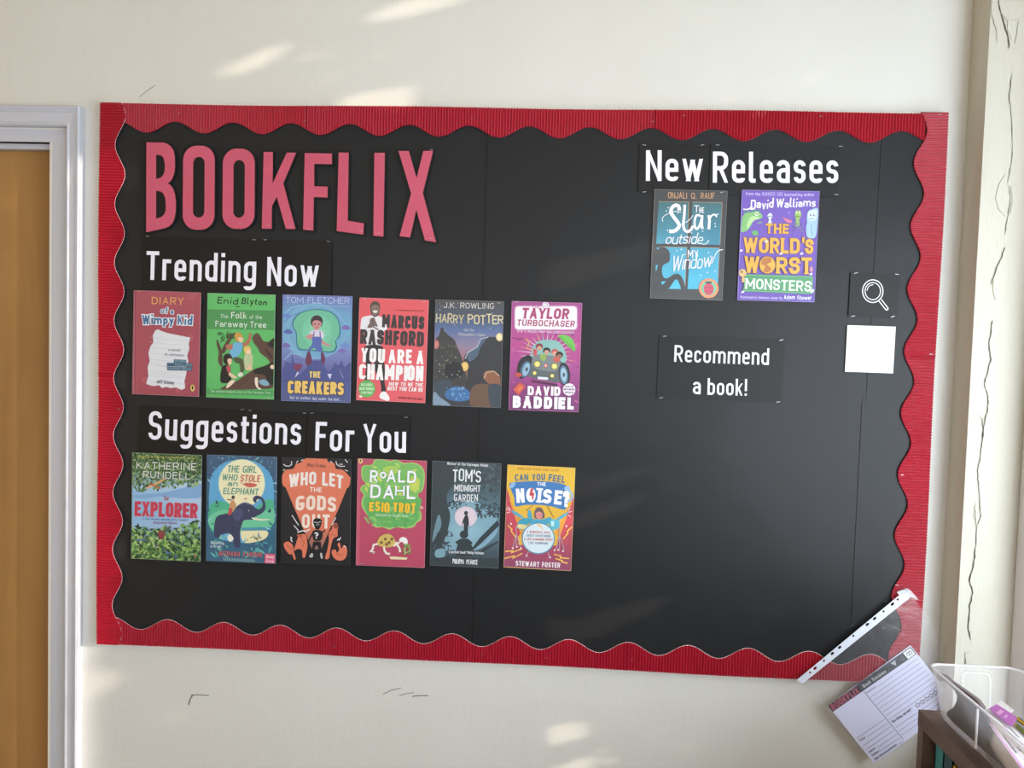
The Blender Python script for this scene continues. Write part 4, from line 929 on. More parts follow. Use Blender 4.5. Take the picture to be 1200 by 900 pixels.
s.sm([(132, 560), (150, 500), (210, 478), (262, 470), (300, 420), (350, 395), (400, 410), (430, 435), (452, 445), (478, 430), (482, 395), (462, 372), (440, 378), (438, 398), (420, 392), (412, 372), (424, 352), (448, 346), (482, 362), (502, 400), (500, 450), (470, 480), (430, 500), (412, 520), (350, 525), (332, 560), (318, 620), (322, 700), (300, 728), (274, 700), (262, 650), (240, 620), (190, 630), (160, 655), (130, 630)], EL)
s.sm([(268, 470), (300, 440), (335, 450), (332, 500), (300, 532), (272, 510)], '#4a5072'); s.line([(300, 420), (350, 398), (395, 412)], 5, '#6a7094'); s.sm([(405, 505), (470, 515), (540, 520), (480, 528), (420, 520)], '#e6e0cc'); s.disc(382, 455, 4, '#d8d8dc'); s.line([(262, 560), (268, 640)], 4, '#2b2f48')
s.sm([(250, 395), (268, 378), (285, 400), (290, 422), (262, 470), (236, 480), (240, 440)], '#c9956a'); s.sm([(240, 440), (262, 440), (258, 478), (232, 486)], '#b8504c'); s.disc(270, 360, 13, '#2e2a33', 15); s.line([(260, 378), (225, 374)], 6, '#2e2a33'); s.disc(276, 364, 7, '#b98465')
s.sm([(228, 640), (250, 628), (272, 660), (248, 682), (230, 665)], '#e6e4d4'); s.poly([(165, 660), (180, 628), (200, 666)], '#7fbfae'); s.sm([(148, 380), (160, 410), (150, 430), (136, 420), (165, 425), (142, 395)], '#2b3f5c'); s.sm([(520, 460), (545, 440), (538, 470)], '#2b3f5c')
s.scatter((90, 660, 240, 820), 16, 26, ['#4f9fa2', '#62b3ac', '#3b7b90', '#2f4f70'], asp=.3); s.scatter((340, 690, 570, 790), 24, 26, ['#4f9fa2', '#62b3ac', '#3b7b90', '#2f4f70'], asp=.3); s.scatter((90, 60, 570, 140), 14, 5, ['#bcd6e4'], asp=.7); s.scatter((345, 640, 480, 690), 10, 12, ['#4d5a4a', '#9d9a68'], asp=.4)
s.text('THE GIRL', 226, 176, 438, 181, 50, '#3f8f83', wt=.13, slant=.12); s.text('WHO', 188, 234, 298, 237, 46, '#3f8f83', wt=.13, slant=.12); s.text('STOLE', 320, 244, 464, 248, 50, '#c05a54', wt=.14, slant=.12); s.text('an', 228, 276, 300, 278, 44, '#3f8f83', wt=.13, slant=.2, xh=.62); s.text('ELEPHANT', 196, 334, 452, 341, 46, '#3f8f83', wt=.13, slant=.12)
s.sm([(345, 262), (380, 252), (440, 262), (430, 280), (380, 284)], '#c8645a'); s.line([(320, 246), (350, 266)], 4, '#c8645a'); s.poly([(345, 362), (358, 366), (376, 360), (360, 376)], '#b85a50')
s.text('"Bewitching', 100, 698, 204, 702, 22, '#c9d3de', wt=.12); s.text('as the best"', 104, 722, 190, 726, 20, '#c9d3de', wt=.12)
s.text('NIZRANA FAROOK', 164, 782, 482, 794, 34, '#d2635c', wt=.14, slant=.1, gap=.2)
for k in range(18): s.line([(200 + k * 13, 796 + k * .7), (206 + k * 13, 818 + k * .7)], 4, '#9fc8c8')
s.poly([(502, 766), (578, 770), (577, 842), (499, 838)], '#d65a80'); s.text('Nosy', 512, 800, 568, 802, 24, '#f0cfda', wt=.18); s.text('Crow', 510, 830, 566, 832, 22, '#f0cfda', wt=.18)
edge(s, '#6f8da8', .0005); fin(s, q, 'teal and blue book cover with an elephant before a pale moon', ())

# row 2, third
q = [(331, 536), (412, 538), (410, 662), (329, 659.5)]; s = cover((318, 525), q)
s.full('#1c1d21', '#1b1c20')
OR = '#d9775c'
s.sm([(78, 218), (92, 175), (110, 158), (160, 150), (178, 118), (215, 105), (250, 76), (330, 66), (395, 72), (415, 100), (458, 112), (470, 150), (520, 160), (562, 200), (575, 228), (540, 300), (340, 300), (110, 290)], OR)
s.poly([(78, 225), (575, 232), (370, 730), (290, 730)], OR)
s.grad([(140, 580), (470, 590), (372, 738), (288, 738)], ['#d9775c', '#d9775c', '#8a6a66', '#8a6a66']); s.poly([(60, 470), (182, 470), (300, 745), (60, 745)], '#1b1c20'); s.poly([(476, 470), (600, 470), (600, 745), (360, 745)], '#1b1c20')
for pts in ([(88, 118), (105, 130), (130, 132), (148, 120), (146, 96)], [(98, 155), (86, 165)], [(180, 110), (195, 92)], [(215, 92), (232, 84)], [(470, 96), (478, 122), (500, 134), (535, 132)], [(430, 96), (442, 108)], [(495, 118), (518, 118)], [(536, 84), (556, 106)], [(535, 160), (558, 168)]): s.line(pts, 6, '#d8d8dc')
s.text('Maz Evans', 260, 138, 396, 146, 28, '#5a3430', wt=.12, serif=.6, arch=4)
s.text('WHO LET', 126, 288, 520, 300, 96, '#e9dfdc', wt=.2, arch=26, jit=.02, gap=.1); s.text('THE', 280, 318, 366, 322, 34, '#f0e6e2', wt=.18); s.text('GODS', 176, 458, 470, 468, 108, '#ecd9cc', wt=.22, arch=10, gap=.1); s.text('OUT', 222, 582, 424, 586, 102, '#eeddd4', wt=.2, gap=.16)
s.sm([(305, 530), (320, 512), (350, 512), (368, 528), (362, 560), (348, 590), (325, 590), (312, 565)], '#131418'); s.line([(312, 538), (335, 545), (360, 535)], 5, '#c9c9cd'); s.line([(325, 560), (350, 556)], 4, '#c9c9cd')
s.sm([(300, 610), (325, 596), (350, 598), (374, 615), (362, 670), (310, 670)], '#17181c'); s.text('?', 312, 658, 342, 659, 46, '#dcdce0', wt=.22); s.line([(305, 615), (285, 650), (266, 692)], 10, '#17181c'); s.line([(368, 618), (392, 596)], 10, '#17181c')
s.poly([(305, 680), (362, 682), (366, 762), (350, 764), (338, 710), (322, 710), (306, 768), (290, 766)], '#141519'); s.sm([(276, 790), (292, 765), (304, 770), (300, 795)], '#b9b9bd'); s.sm([(355, 768), (368, 764), (374, 800), (362, 802)], '#b9b9bd')
s.sm([(90, 700), (110, 682), (135, 684), (160, 712), (162, 745), (178, 800), (168, 812), (150, 770), (135, 775), (105, 740)], OR); s.sm([(165, 748), (178, 700), (200, 640), (228, 625), (250, 632), (262, 680), (262, 730), (245, 795), (228, 790), (222, 742), (190, 735)], OR); s.sm([(188, 640), (195, 626), (225, 632), (220, 650)], '#b85a44'); s.line([(190, 612), (236, 600), (246, 608), (282, 590)], 8, '#e8e8ea')
s.sm([(418, 620), (440, 590), (450, 552), (478, 548), (488, 575), (482, 600), (482, 640), (450, 660), (430, 740), (420, 800), (392, 802), (408, 740), (420, 670)], OR); s.sm([(452, 556), (482, 552), (486, 580), (462, 585)], '#8f4c3c'); s.line([(424, 630), (470, 632)], 4, '#8f4c3c')
s.sm([(440, 748), (468, 738), (478, 760), (495, 735), (482, 700), (498, 688), (510, 730), (530, 705), (552, 740), (545, 790), (520, 815), (480, 815), (450, 790)], OR)
for pts in ([(150, 488), (200, 562)], [(165, 562), (198, 600)], [(470, 505), (440, 560)], [(140, 645), (150, 655), (142, 665), (155, 682)], [(480, 672), (492, 660), (496, 668), (508, 648)], [(530, 712), (545, 722)]): s.line(pts, 6, '#e2e2e6')
for pts in ([(215, 650), (240, 690), (225, 720)], [(110, 700), (150, 740)], [(470, 770), (520, 780)]): s.line(pts, 3, '#7f4234')
edge(s, '#3a3c40', .0005); fin(s, q, 'black book cover with an orange beam and bold pale capitals', ())

# row 2, fourth
q = [(419.5, 537), (500.5, 540), (497.5, 665), (417.5, 662)]; s = cover((405, 530), q)
s.full('#b94f69', '#b74a66', '#b44763')
s.poly([(86, 40), (112, 41), (100, 825), (75, 823)], '#c25a74'); s.disc(109, 63, 16, '#d9b25a', 20); s.disc(109, 63, 12, '#e5cf8e', 16); s.sm([(105, 72), (103, 60), (110, 52), (115, 62)], '#3c2a22')
def cloud(col, k):
    P = [(115, 120), (135, 95), (190, 90), (215, 52), (270, 48), (320, 62), (370, 52), (420, 78), (490, 75), (550, 100), (575, 150), (572, 230), (555, 285), (530, 300), (530, 345), (525, 400), (550, 440), (548, 490), (515, 515), (500, 540), (440, 555), (370, 545), (320, 562), (270, 545), (215, 545), (185, 500), (165, 470), (120, 400), (118, 350), (130, 310), (108, 275), (118, 245), (145, 228), (118, 190)]
    cx, cy = 340, 300
    s.sm([(cx + (x - cx) * k, cy + (y - cy) * k) for x, y in P], col)
cloud('#a3c872', 1.0); cloud('#79b764', .965); s.sm([(150, 330), (330, 350), (540, 330), (530, 430), (500, 520), (330, 545), (200, 520), (150, 430)], '#63ac5e')
s.scatter((150, 90, 540, 330), 60, 26, ['#86c267', '#a5cc6a', '#6fb463', '#b9cf66'], asp=.5); s.scatter((170, 400, 520, 530), 40, 24, ['#5aa35a', '#74b765', '#8fc46f'], asp=.5); s.disc(500, 230, 40, '#b6cc5e', 60, inner='#c9d25e'); s.disc(330, 130, 60, '#a9c95f', 30)
s.sm([(135, 470), (155, 480), (175, 520), (160, 512)], '#7db867'); s.sm([(180, 525), (198, 528), (196, 540)], '#b28a80'); s.disc(552, 403, 12, '#c9a89a')
W2 = dict(serif=.75, wt=.17, out=('#4f8f58', 5))
s.text('R', 176, 216, 234, 218, 88, '#f1f1fa', **W2); s.text('o', 250, 190, 296, 191, 70, '#f1f1fa', wt=.18, out=('#4f8f58', 5)); s.text('ALD', 298, 216, 512, 224, 88, '#f1f1fa', **W2)
s.text('DA', 178, 330, 352, 340, 98, '#f1f1fa', **W2); s.text('H', 360, 312, 430, 314, 70, '#f1f1fa', **W2); s.text('L', 446, 340, 508, 340, 100, '#f1f1fa', **W2)
s.text('ESIO', 172, 430, 320, 436, 72, '#eebf36', wt=.22, jit=.06); s.text('TROT', 346, 436, 510, 440, 72, '#eebf36', wt=.22, jit=.05)
s.text('Illustrated by Quentin Blake', 220, 462, 458, 472, 20, '#cfe6c6', wt=.13)
TO = '#cbb162'
s.sm([(230, 660), (250, 615), (300, 592), (340, 605), (368, 650), (372, 672), (310, 690), (250, 680)], TO)
for x, y in ((262, 655), (290, 630), (318, 655), (338, 630), (300, 668)): s.disc(x, y, 11, '#7c5a36')
for a in ([(235, 665), (205, 672), (200, 700), (185, 720), (215, 730)], [(280, 685), (285, 715), (300, 735), (325, 738)], [(350, 680), (375, 665), (395, 700), (398, 725)], [(395, 655), (360, 662)]): s.line(a, 15, '#e6dfd6')
s.sm([(392, 630), (420, 614), (448, 630), (452, 660), (430, 668), (415, 650), (398, 652)], '#f0ecec'); s.scatter((425, 660, 472, 740), 30, 11, ['#8fae62', '#b4c285', '#5d8a4c'], asp=.5); s.poly([(318, 758), (350, 756), (452, 764), (444, 780), (330, 776)], '#e3d8b0'); s.line([(180, 725), (225, 732)], 4, '#8a3048')
edge(s, '#cf8a9c'); fin(s, q, 'crimson pink book cover with a green cloud and a tortoise', (3,))

# row 2, fifth
q = [(507, 540), (587.5, 543), (584, 666), (504, 662)]; s = cover((493, 532), q)
s.full('#3f4b54', '#3d4850', '#4b6470', '#5f8596', '#5b7f90', '#42555f', '#333d44')
s.sm([(200, 380), (270, 350), (400, 350), (480, 400), (560, 480), (560, 560), (500, 640), (400, 700), (200, 700), (120, 740), (100, 660), (150, 520)], '#7fa6b8'); s.disc(330, 560, 160, '#7fa6b8', 110, inner='#8fb7c6')
D = '#353f46'
s.sm([(85, 60), (260, 70), (245, 200), (190, 300), (200, 400), (180, 520), (160, 620), (140, 700), (70, 790), (72, 500)], D); s.sm([(130, 440), (150, 520), (110, 600), (85, 640), (95, 560)], '#6c8c9a')
s.scatter((250, 60, 585, 340), 230, 15, ['#3a454c', '#4a5b64', '#566a74', '#323b42'], asp=.45); s.scatter((200, 340, 330, 400), 46, 11, [D, '#2f383e']); s.scatter((400, 360, 580, 460), 90, 14, [D, '#2f383e', '#46555e']); s.scatter((120, 560, 240, 600), 26, 12, [D, '#2f383e']); s.scatter((90, 640, 220, 800), 70, 15, [D, '#465760', '#2f383e'])
s.poly([(560, 480), (572, 520), (440, 650), (380, 700), (370, 690), (430, 610)], '#2f3940'); s.poly([(450, 690), (565, 630), (566, 645), (440, 720)], '#2f3940'); s.sm([(200, 400), (215, 460), (195, 560), (150, 690), (120, 760), (80, 760), (130, 640), (165, 520)], D)
s.poly([(70, 745), (568, 760), (565, 832), (68, 808)], '#323c43'); s.sm([(110, 700), (170, 690), (175, 745), (110, 750)], '#7a9fae')
s.disc(329, 457, 85, '#8a9fb4', 79); s.disc(329, 457, 81, '#d3c6d2', 75, inner='#e2cfd8')
s.disc(330, 430, 14, '#2c343b', 16); s.sm([(312, 470), (325, 446), (342, 448), (350, 480), (352, 530), (360, 535), (346, 520), (342, 570), (318, 572), (312, 500), (300, 535), (305, 490)], '#2c343b')
s.disc(316, 585, 31, '#2f3940', 30); s.poly([(250, 640), (290, 616), (345, 616), (378, 644), (368, 660), (380, 680), (380, 745), (255, 745), (262, 680), (270, 660)], '#2f3940')
s.text('Winner of the Carnegie Medal', 192, 78, 490, 92, 20, '#e2e6ea', wt=.16, serif=.5)
s.text("TOM'S", 232, 198, 438, 204, 86, '#e6eaee', wt=.12, jit=.06, gap=.1); s.text('MIDNIGHT', 244, 270, 434, 276, 48, '#e0e4e8', wt=.14, jit=.06, gap=.1); s.text('GARDEN', 242, 342, 416, 346, 52, '#e0e4e8', wt=.13, jit=.06)
s.text("'a perfect book' Philip Pullman", 202, 720, 458, 730, 20, '#dfe3e7', wt=.15); s.text('PHILIPPA', 232, 796, 314, 799, 34, '#e2e6ea', wt=.13, jit=.05); s.text('PEARCE', 332, 799, 414, 803, 34, '#e2e6ea', wt=.13, jit=.05)
edge(s, '#6b7b84', .0006); fin(s, q, 'grey-teal book cover with a small figure before a pink moon', ())

# row 2, sixth
q = [(595, 544.5), (674.5, 548), (669, 668.5), (590, 664.5)]; s = cover((580, 535), q)
s.full('#e3b83c', '#e0b03e')
s.poly([(84, 240), (170, 520), (170, 720), (88, 805), (62, 800)], '#b34a5c'); s.poly([(575, 300), (480, 540), (440, 700), (560, 830), (575, 700)], '#b34a5c'); s.grad([(68, 640), (568, 650), (558, 830), (62, 800)], ['#a8465e', '#a8465e', '#8f4468', '#8f4468'])
s.poly([(84, 225), (190, 560), (150, 600), (76, 420)], '#c5485a'); s.poly([(578, 285), (450, 560), (500, 620), (572, 460)], '#c5485a'); s.poly([(120, 330), (230, 560), (200, 600), (100, 300)], '#e09a3e'); s.poly([(550, 340), (430, 560), (470, 590), (566, 320)], '#e09a3e')
s.sm([(108, 215), (125, 190), (300, 178), (450, 190), (525, 215), (545, 260), (520, 372), (490, 385), (420, 365), (330, 352), (220, 352), (150, 362), (140, 300)], '#3f78b8')
s.disc(538, 288, 32, '#8fb4d6', 42); s.disc(538, 288, 17, '#e0b03e', 24); s.sm([(105, 220), (130, 186), (150, 200), (125, 230)], '#8fb4d6'); s.sm([(505, 225), (540, 215), (548, 250), (520, 262)], '#8fb4d6')
s.text('WHEN THE WORLD GOES SILENT . . .', 162, 96, 508, 112, 17, '#b0682e', wt=.16)
s.text('CAN YOU', 146, 178, 366, 172, 48, '#4d6f8a', wt=.2, gap=.12); s.text('FEEL', 388, 176, 508, 194, 50, '#4d6f8a', wt=.2, gap=.12)
s.text('THE', 308, 212, 370, 215, 26, '#f0f2f8', wt=.18)
s.text('N', 158, 338, 218, 334, 104, '#f0f2f8', wt=.24); s.disc(262, 280, 35, '#f0f2f8', 52); s.poly([(262, 228), (282, 236), (270, 262), (288, 262), (278, 318), (272, 318), (268, 285), (250, 282), (256, 252)], '#c8484e')
s.text('ISE', 306, 334, 484, 352, 104, '#f0f2f8', wt=.24, gap=.16, serif=0); s.poly([(300, 228), (350, 231), (350, 246), (300, 243)], '#f0f2f8'); s.poly([(300, 318), (352, 320), (352, 335), (300, 332)], '#f0f2f8'); s.text('?', 492, 366, 540, 368, 118, '#f0f2f8', wt=.2)
s.line([(228, 392), (278, 352)], 4, '#5a4a4c'); s.line([(378, 356), (428, 444)], 4, '#5a4a4c')
s.sm([(285, 420), (300, 376), (335, 372), (355, 400), (362, 440), (340, 452), (295, 450)], '#6b5a5c'); s.sm([(298, 412), (322, 400), (345, 415), (340, 445), (318, 455), (300, 440)], '#d98f8c'); s.disc(310, 425, 3, '#3a2a2c'); s.disc(332, 425, 3, '#3a2a2c')
s.sm([(245, 390), (262, 400), (275, 450), (300, 455), (350, 455), (400, 440), (412, 470), (360, 500), (270, 500), (240, 440)], '#4aa0c0')
s.sm([(118, 392), (150, 400), (190, 425), (215, 450), (180, 442), (135, 415)], '#5aa9c6'); s.sm([(448, 458), (480, 430), (530, 405), (535, 412), (500, 442), (460, 465)], '#5aa9c6')
s.sm([(190, 455), (250, 448), (262, 480), (230, 500), (232, 530), (170, 525), (165, 490)], '#3f9ab2'); s.sm([(172, 492), (228, 500), (228, 528), (168, 520)], '#d8cf92'); s.sm([(400, 462), (465, 462), (468, 510), (440, 532), (405, 525)], '#5ab4cc'); s.poly([(408, 470), (430, 468), (430, 505), (410, 508)], '#bfe3ea')
s.disc(316, 594, 121, '#4a8fae', 116); s.disc(316, 594, 113, '#cfe0ea', 108, inner='#dbe8f0'); s.poly([(300, 490), (330, 488), (360, 540)], '#e8c892')
s.text('A WONDERFUL BOOK', 232, 556, 402, 562, 18, '#c05a50', wt=.16); s.text('ABOUT OVERCOMING', 228, 582, 406, 588, 18, '#5a6a86', wt=.16); s.text('A LIFE-CHANGING EVENT', 212, 608, 420, 614, 18, '#c05a50', wt=.16); s.text('LISA THOMPSON', 246, 634, 384, 640, 17, '#5a6a86', wt=.16)
for x, y in ((155, 560), (470, 570)):
    s.line([(x, y), (x - 25, y + 105)], 5, '#b8a4b8'); s.line([(x, y), (x + 35, y + 108)], 5, '#b8a4b8'); s.line([(x, y - 60), (x, y + 100)], 5, '#b8a4b8')
for x, y in ((130, 665), (190, 668), (160, 655), (435, 680), (495, 686), (462, 678), (230, 720), (400, 732), (118, 488), (520, 505)): s.disc(x, y, 7, '#ecd6dc')
s.line([(245, 690), (230, 720)], 5, '#c9a9bd'); s.line([(385, 695), (400, 732)], 5, '#c9a9bd')
for a in ([(95, 500), (125, 530), (118, 540), (150, 585)], [(560, 510), (525, 545), (532, 555), (495, 600)], [(75, 690), (130, 684), (122, 698), (190, 672)], [(70, 740), (140, 722), (132, 738), (200, 702)], [(430, 710), (480, 722), (475, 735), (540, 740)], [(440, 740), (490, 756), (486, 766), (530, 775)]): s.line(a, 9, '#eebf5a')
for a in ([(82, 380), (112, 392)], [(90, 365), (116, 382)], [(85, 410), (110, 402)], [(530, 395), (548, 372)], [(538, 405), (560, 395)], [(535, 425), (552, 440)]): s.line(a, 5, '#f0dfe2')
s.text('STEWART', 150, 792, 322, 802, 36, '#f1e9ef', wt=.19); s.text('FOSTER', 342, 802, 474, 808, 36, '#f1e9ef', wt=.19)
edge(s, '#d9c08a'); fin(s, q, 'yellow and raspberry book cover with a drummer, rightmost of the lower row', (0, 1))

# new releases, left
q = [(767.5, 222), (852, 224), (846.5, 352), (761, 349.5)]; s = cover((750, 210), q)
s.full('#3f3f42', '#424246', '#47484a')
s.grad([(136, 162), (356, 165), (344, 468), (118, 470)], ['#3d6a70', '#3d6a70', '#4a93ac', '#4a93ac']); s.grad([(382, 166), (598, 170), (582, 478), (370, 474)], ['#3d6a70', '#3d6a70', '#3f88a4', '#4a93ac'])
s.grad([(118, 492), (342, 494), (328, 800), (100, 796)], ['#4fa3bf', '#4fa3bf', '#52b8da', '#52b8da']); s.grad([(366, 494), (580, 500), (564, 800), (346, 800)], ['#4aa0bc', '#4aa0bc', '#4fb4d8', '#4fb4d8'])
for a in ([(136, 162), (356, 165), (344, 468)], [(382, 166), (598, 170), (582, 478)], [(118, 492), (342, 494), (328, 780)], [(366, 494), (580, 500), (568, 720)]): s.line(a, 4, '#a58a68')
G = '#444548'
s.sm([(100, 500), (150, 492), (190, 500), (214, 530), (218, 560), (212, 600), (170, 625), (160, 665), (170, 710), (200, 720), (250, 690), (290, 695), (318, 740), (328, 790), (320, 812), (300, 800), (290, 770), (262, 728), (215, 790), (200, 810), (95, 815), (88, 640)], G)
s.poly([(115, 625), (130, 625), (122, 660), (113, 668)], '#54aeca'); s.poly([(155, 745), (190, 742), (160, 772)], '#54b8d8'); s.poly([(207, 798), (262, 735), (297, 796)], '#54b8d8'); s.poly([(118, 500), (145, 494), (130, 512)], '#4fa3bf')
s.text('ONJALI', 204, 140, 342, 142, 46, '#c99a70', wt=.11, jit=.04, gap=.12); s.text('Q.', 372, 143, 412, 143, 44, '#c99a70', wt=.11); s.text('RAUF', 442, 142, 542, 144, 44, '#c99a70', wt=.11, jit=.03)
WH = '#eceaf4'
def brush(pts, w, close=False, k=6):
    P = [pts[0]] + list(pts) + [pts[-1]]; out = []
    for i in range(1, len(P) - 2):
        p0, p1, p2, p3 = [Vector(P[i + j]) for j in (-1, 0, 1, 2)]
        for j in range(k):
            t = j / k; v = 0.5 * ((2 * p1) + (-p0 + p2) * t + (2 * p0 - 5 * p1 + 4 * p2 - p3) * t * t + (-p0 + 3 * p1 - 3 * p2 + p3) * t ** 3); out.append((v.x, v.y))
    out.append(P[-1]); s.line(out, w, WH)
brush([(285, 228), (282, 200), (262, 190), (235, 205), (225, 240), (245, 275), (272, 310), (285, 340), (262, 370), (235, 380), (212, 378)], 26); brush([(285, 228), (282, 200), (250, 192)], 12); brush([(205, 250), (175, 268), (162, 290), (168, 310)], 5); brush([(300, 330), (340, 310), (370, 285), (385, 262)], 5)
brush([(325, 186), (322, 260), (315, 330), (325, 370), (350, 382), (372, 365), (385, 340)], 19); brush([(205, 250), (250, 235), (300, 240)], 5)
brush([(440, 268), (412, 262), (398, 300), (398, 340), (412, 362), (432, 340), (448, 290)], 16); brush([(452, 262), (448, 330), (455, 362)], 19); brush([(500, 262), (505, 300), (500, 365)], 20); brush([(505, 290), (525, 262), (545, 258), (558, 275)], 12); brush([(552, 262), (572, 252)], 6)
s.text('T', 392, 240, 430, 241, 50, WH, wt=.13); s.text('HE', 430, 246, 466, 247, 42, WH, wt=.13)
s.text('outside', 182, 472, 452, 474, 80, WH, wt=.085, xh=.66, slant=.22, jit=.04, gap=.06); brush([(452, 474), (480, 470), (502, 442)], 5)
s.text('MY', 346, 572, 422, 574, 58, WH, wt=.12); s.text('Window', 228, 672, 520, 640, 112, WH, wt=.07, xh=.62, slant=.25, jit=.05, gap=.05); brush([(520, 615), (560, 530), (602, 512)], 6)
for x, y in ((205, 208), (190, 232), (200, 374), (455, 378), (545, 325), (548, 345), (498, 536), (512, 562), (268, 522), (300, 512), (440, 700), (490, 680), (545, 670), (275, 245)): s.disc(x, y, 6, '#cfe0ea', n=5)
s.disc(499, 794, 72, '#e0926a'); s.disc(499, 794, 54, '#6fbfa0'); s.disc(499, 800, 38, '#c8546c', 46, n=10); s.line([(475, 752), (520, 752)], 12, '#3a3a3c'); s.line([(470, 790), (530, 790)], 4, '#8f3a58'); s.line([(472, 815), (526, 815)], 4, '#8f3a58')
edge(s, '#8b8a88'); fin(s, q, 'charcoal book cover with bright blue window panes, under the word New', (1,))

# new releases, right
q = [(869.5, 223), (960, 224.5), (953.5, 354), (863.5, 352)]; s = cover((855, 215), q)
s.full('#7054b4', '#6f52b4', '#6b50b0')
s.text('from the', 118, 84, 224, 88, 22, '#cfc6ea', wt=.14); s.text('NUMBER ONE', 236, 90, 388, 92, 28, '#a99bd8', wt=.16); s.text('bestselling author', 400, 92, 616, 92, 22, '#cfc6ea', wt=.14)
s.text('David', 150, 188, 318, 180, 72, WH, wt=.14, slant=.12, jit=.1, xh=.6, gap=.08); s.text('Walliams', 336, 178, 624, 170, 68, WH, wt=.14, slant=.12, jit=.08, xh=.6, gap=.08); s.line([(98, 188), (130, 190), (168, 170)], 9, WH)
GR = '#7fb872'
s.sm([(95, 240), (120, 215), (165, 210), (200, 200), (232, 225), (236, 250), (200, 262), (170, 262), (160, 300), (130, 340), (110, 350), (84, 350), (88, 280)], GR); s.sm([(160, 240), (220, 250), (180, 270), (150, 300), (130, 330), (128, 290)], '#b4d49a'); s.disc(198, 222, 14, '#dfe9d0'); s.disc(198, 222, 6, '#2c4a30')
for k in range(5): s.poly([(100 + k * 26, 214 - k * 3), (112 + k * 26, 196 - k * 3), (122 + k * 26, 212 - k * 3)], '#4f9070')
s.sm([(160, 350), (200, 345), (205, 375), (175, 378)], '#6aa868'); s.line([(200, 290), (235, 282)], 7, '#8fbf86')
s.sm([(275, 235), (288, 218), (302, 218), (312, 240), (300, 262), (308, 300), (280, 292), (286, 262)], '#d4dce8'); s.disc(285, 240, 5, '#4a4a6a'); s.disc(302, 240, 5, '#4a4a6a')
s.sm([(388, 245), (420, 262), (440, 260), (452, 285), (420, 282), (400, 268)], '#dd7a92'); s.disc(436, 268, 4, '#5a2a3c'); s.disc(430, 212, 5, '#c9bfe8', n=6)
s.sm([(478, 205), (490, 196), (512, 200), (520, 235), (506, 262), (508, 300), (490, 318), (474, 300), (482, 262), (474, 235)], '#8fb25c'); s.disc(486, 212, 6, '#eef0e0'); s.disc(508, 212, 6, '#eef0e0'); s.line([(480, 240), (512, 240)], 4, '#2f3f2a'); s.scatter((455, 290, 535, 350), 16, 14, ['#5f5a8a', '#7c74a0'], asp=.4)
s.sm([(560, 250), (570, 205), (600, 188), (642, 186), (638, 300), (625, 385), (595, 400), (562, 385), (555, 320), (562, 290)], '#9fc0dc'); s.sm([(570, 215), (605, 195), (638, 200), (630, 260), (580, 270)], '#c3d5e6'); s.disc(588, 232, 6, '#3a4a6a'); s.disc(612, 232, 6, '#3a4a6a'); s.line([(580, 258), (610, 258)], 4, '#4a5f84'); s.line([(590, 300), (600, 380)], 5, '#6f92b8')
Y = '#dfa643'; T2 = dict(serif=.75, wt=.2, out=('#8a5c38', 5))
s.text('THE', 262, 364, 430, 367, 72, Y, gap=.1, **T2); s.text('WORLD', 98, 504, 508, 512, 112, Y, gap=.07, **T2); s.text("'", 520, 508, 540, 509, 116, Y, wt=.14, out=('#8a5c38', 5)); s.text('S', 548, 512, 606, 513, 108, Y, **T2)
s.text('W', 104, 650, 214, 652, 120, Y, **T2); s.disc(273, 594, 62, '#8a5c38', 66); s.disc(273, 594, 56, Y, 60); s.sm([(240, 550), (290, 540), (300, 570), (270, 590), (300, 620), (280, 645), (245, 640), (256, 600), (228, 590)], '#b07038'); s.text('RST', 336, 656, 594, 660, 120, Y, gap=.07, **T2)
s.poly([(110, 660), (604, 676), (600, 806), (96, 786)], '#4f9465'); s.line([(112, 666), (598, 682), (594, 800), (102, 780), (112, 666)], 4, '#79b184')
s.text('MONSTERS', 112, 766, 590, 788, 76, '#eef4ec', wt=.16, serif=.75, gap=.1)
for x, y in ((262, 424), (370, 512), (520, 512), (80, 490), (588, 660), (92, 790), (598, 780)): s.poly([(x - 14, y + 6), (x, y - 10), (x + 15, y - 4), (x + 4, y + 8)], '#e6e6ee')
s.disc(92, 652, 28, '#d2b07a', 30, n=9); s.disc(86, 645, 7, '#6a4a34'); s.disc(96, 700, 12, '#d2b07a', 24, n=8); s.disc(590, 625, 14, '#c28aa0', 22, n=8); s.poly([(578, 792), (612, 770), (604, 796)], '#eeeef2')
s.text('Illustrated in fabulous colour by', 76, 836, 380, 844, 19, '#cfc6ea', wt=.15); s.text('Adam Stower', 392, 842, 592, 848, 30, WH, wt=.14, jit=.05)
edge(s, '#a79ad8'); fin(s, q, 'purple book cover with golden capitals, under the word Releases', ())

# ------------------------------------------------------------------ clear pocket pinned to the board corner, review sheet inside
PY = FACE_Y - .0085
def fp(x, y, Y): return B(x, y, Y)
pocket = empty('plastic_pocket', B(1067, 692, PY)); tag(pocket, 'clear punched plastic pocket hanging askew from the lower right board corner', 'plastic pocket')
M_FILM = film('clear_film', '#e6e9f4', .90, bump=(38, .5), gloss=.05)
M_STRIP = mat('milky_punched_strip', '#d6dcea', .35)
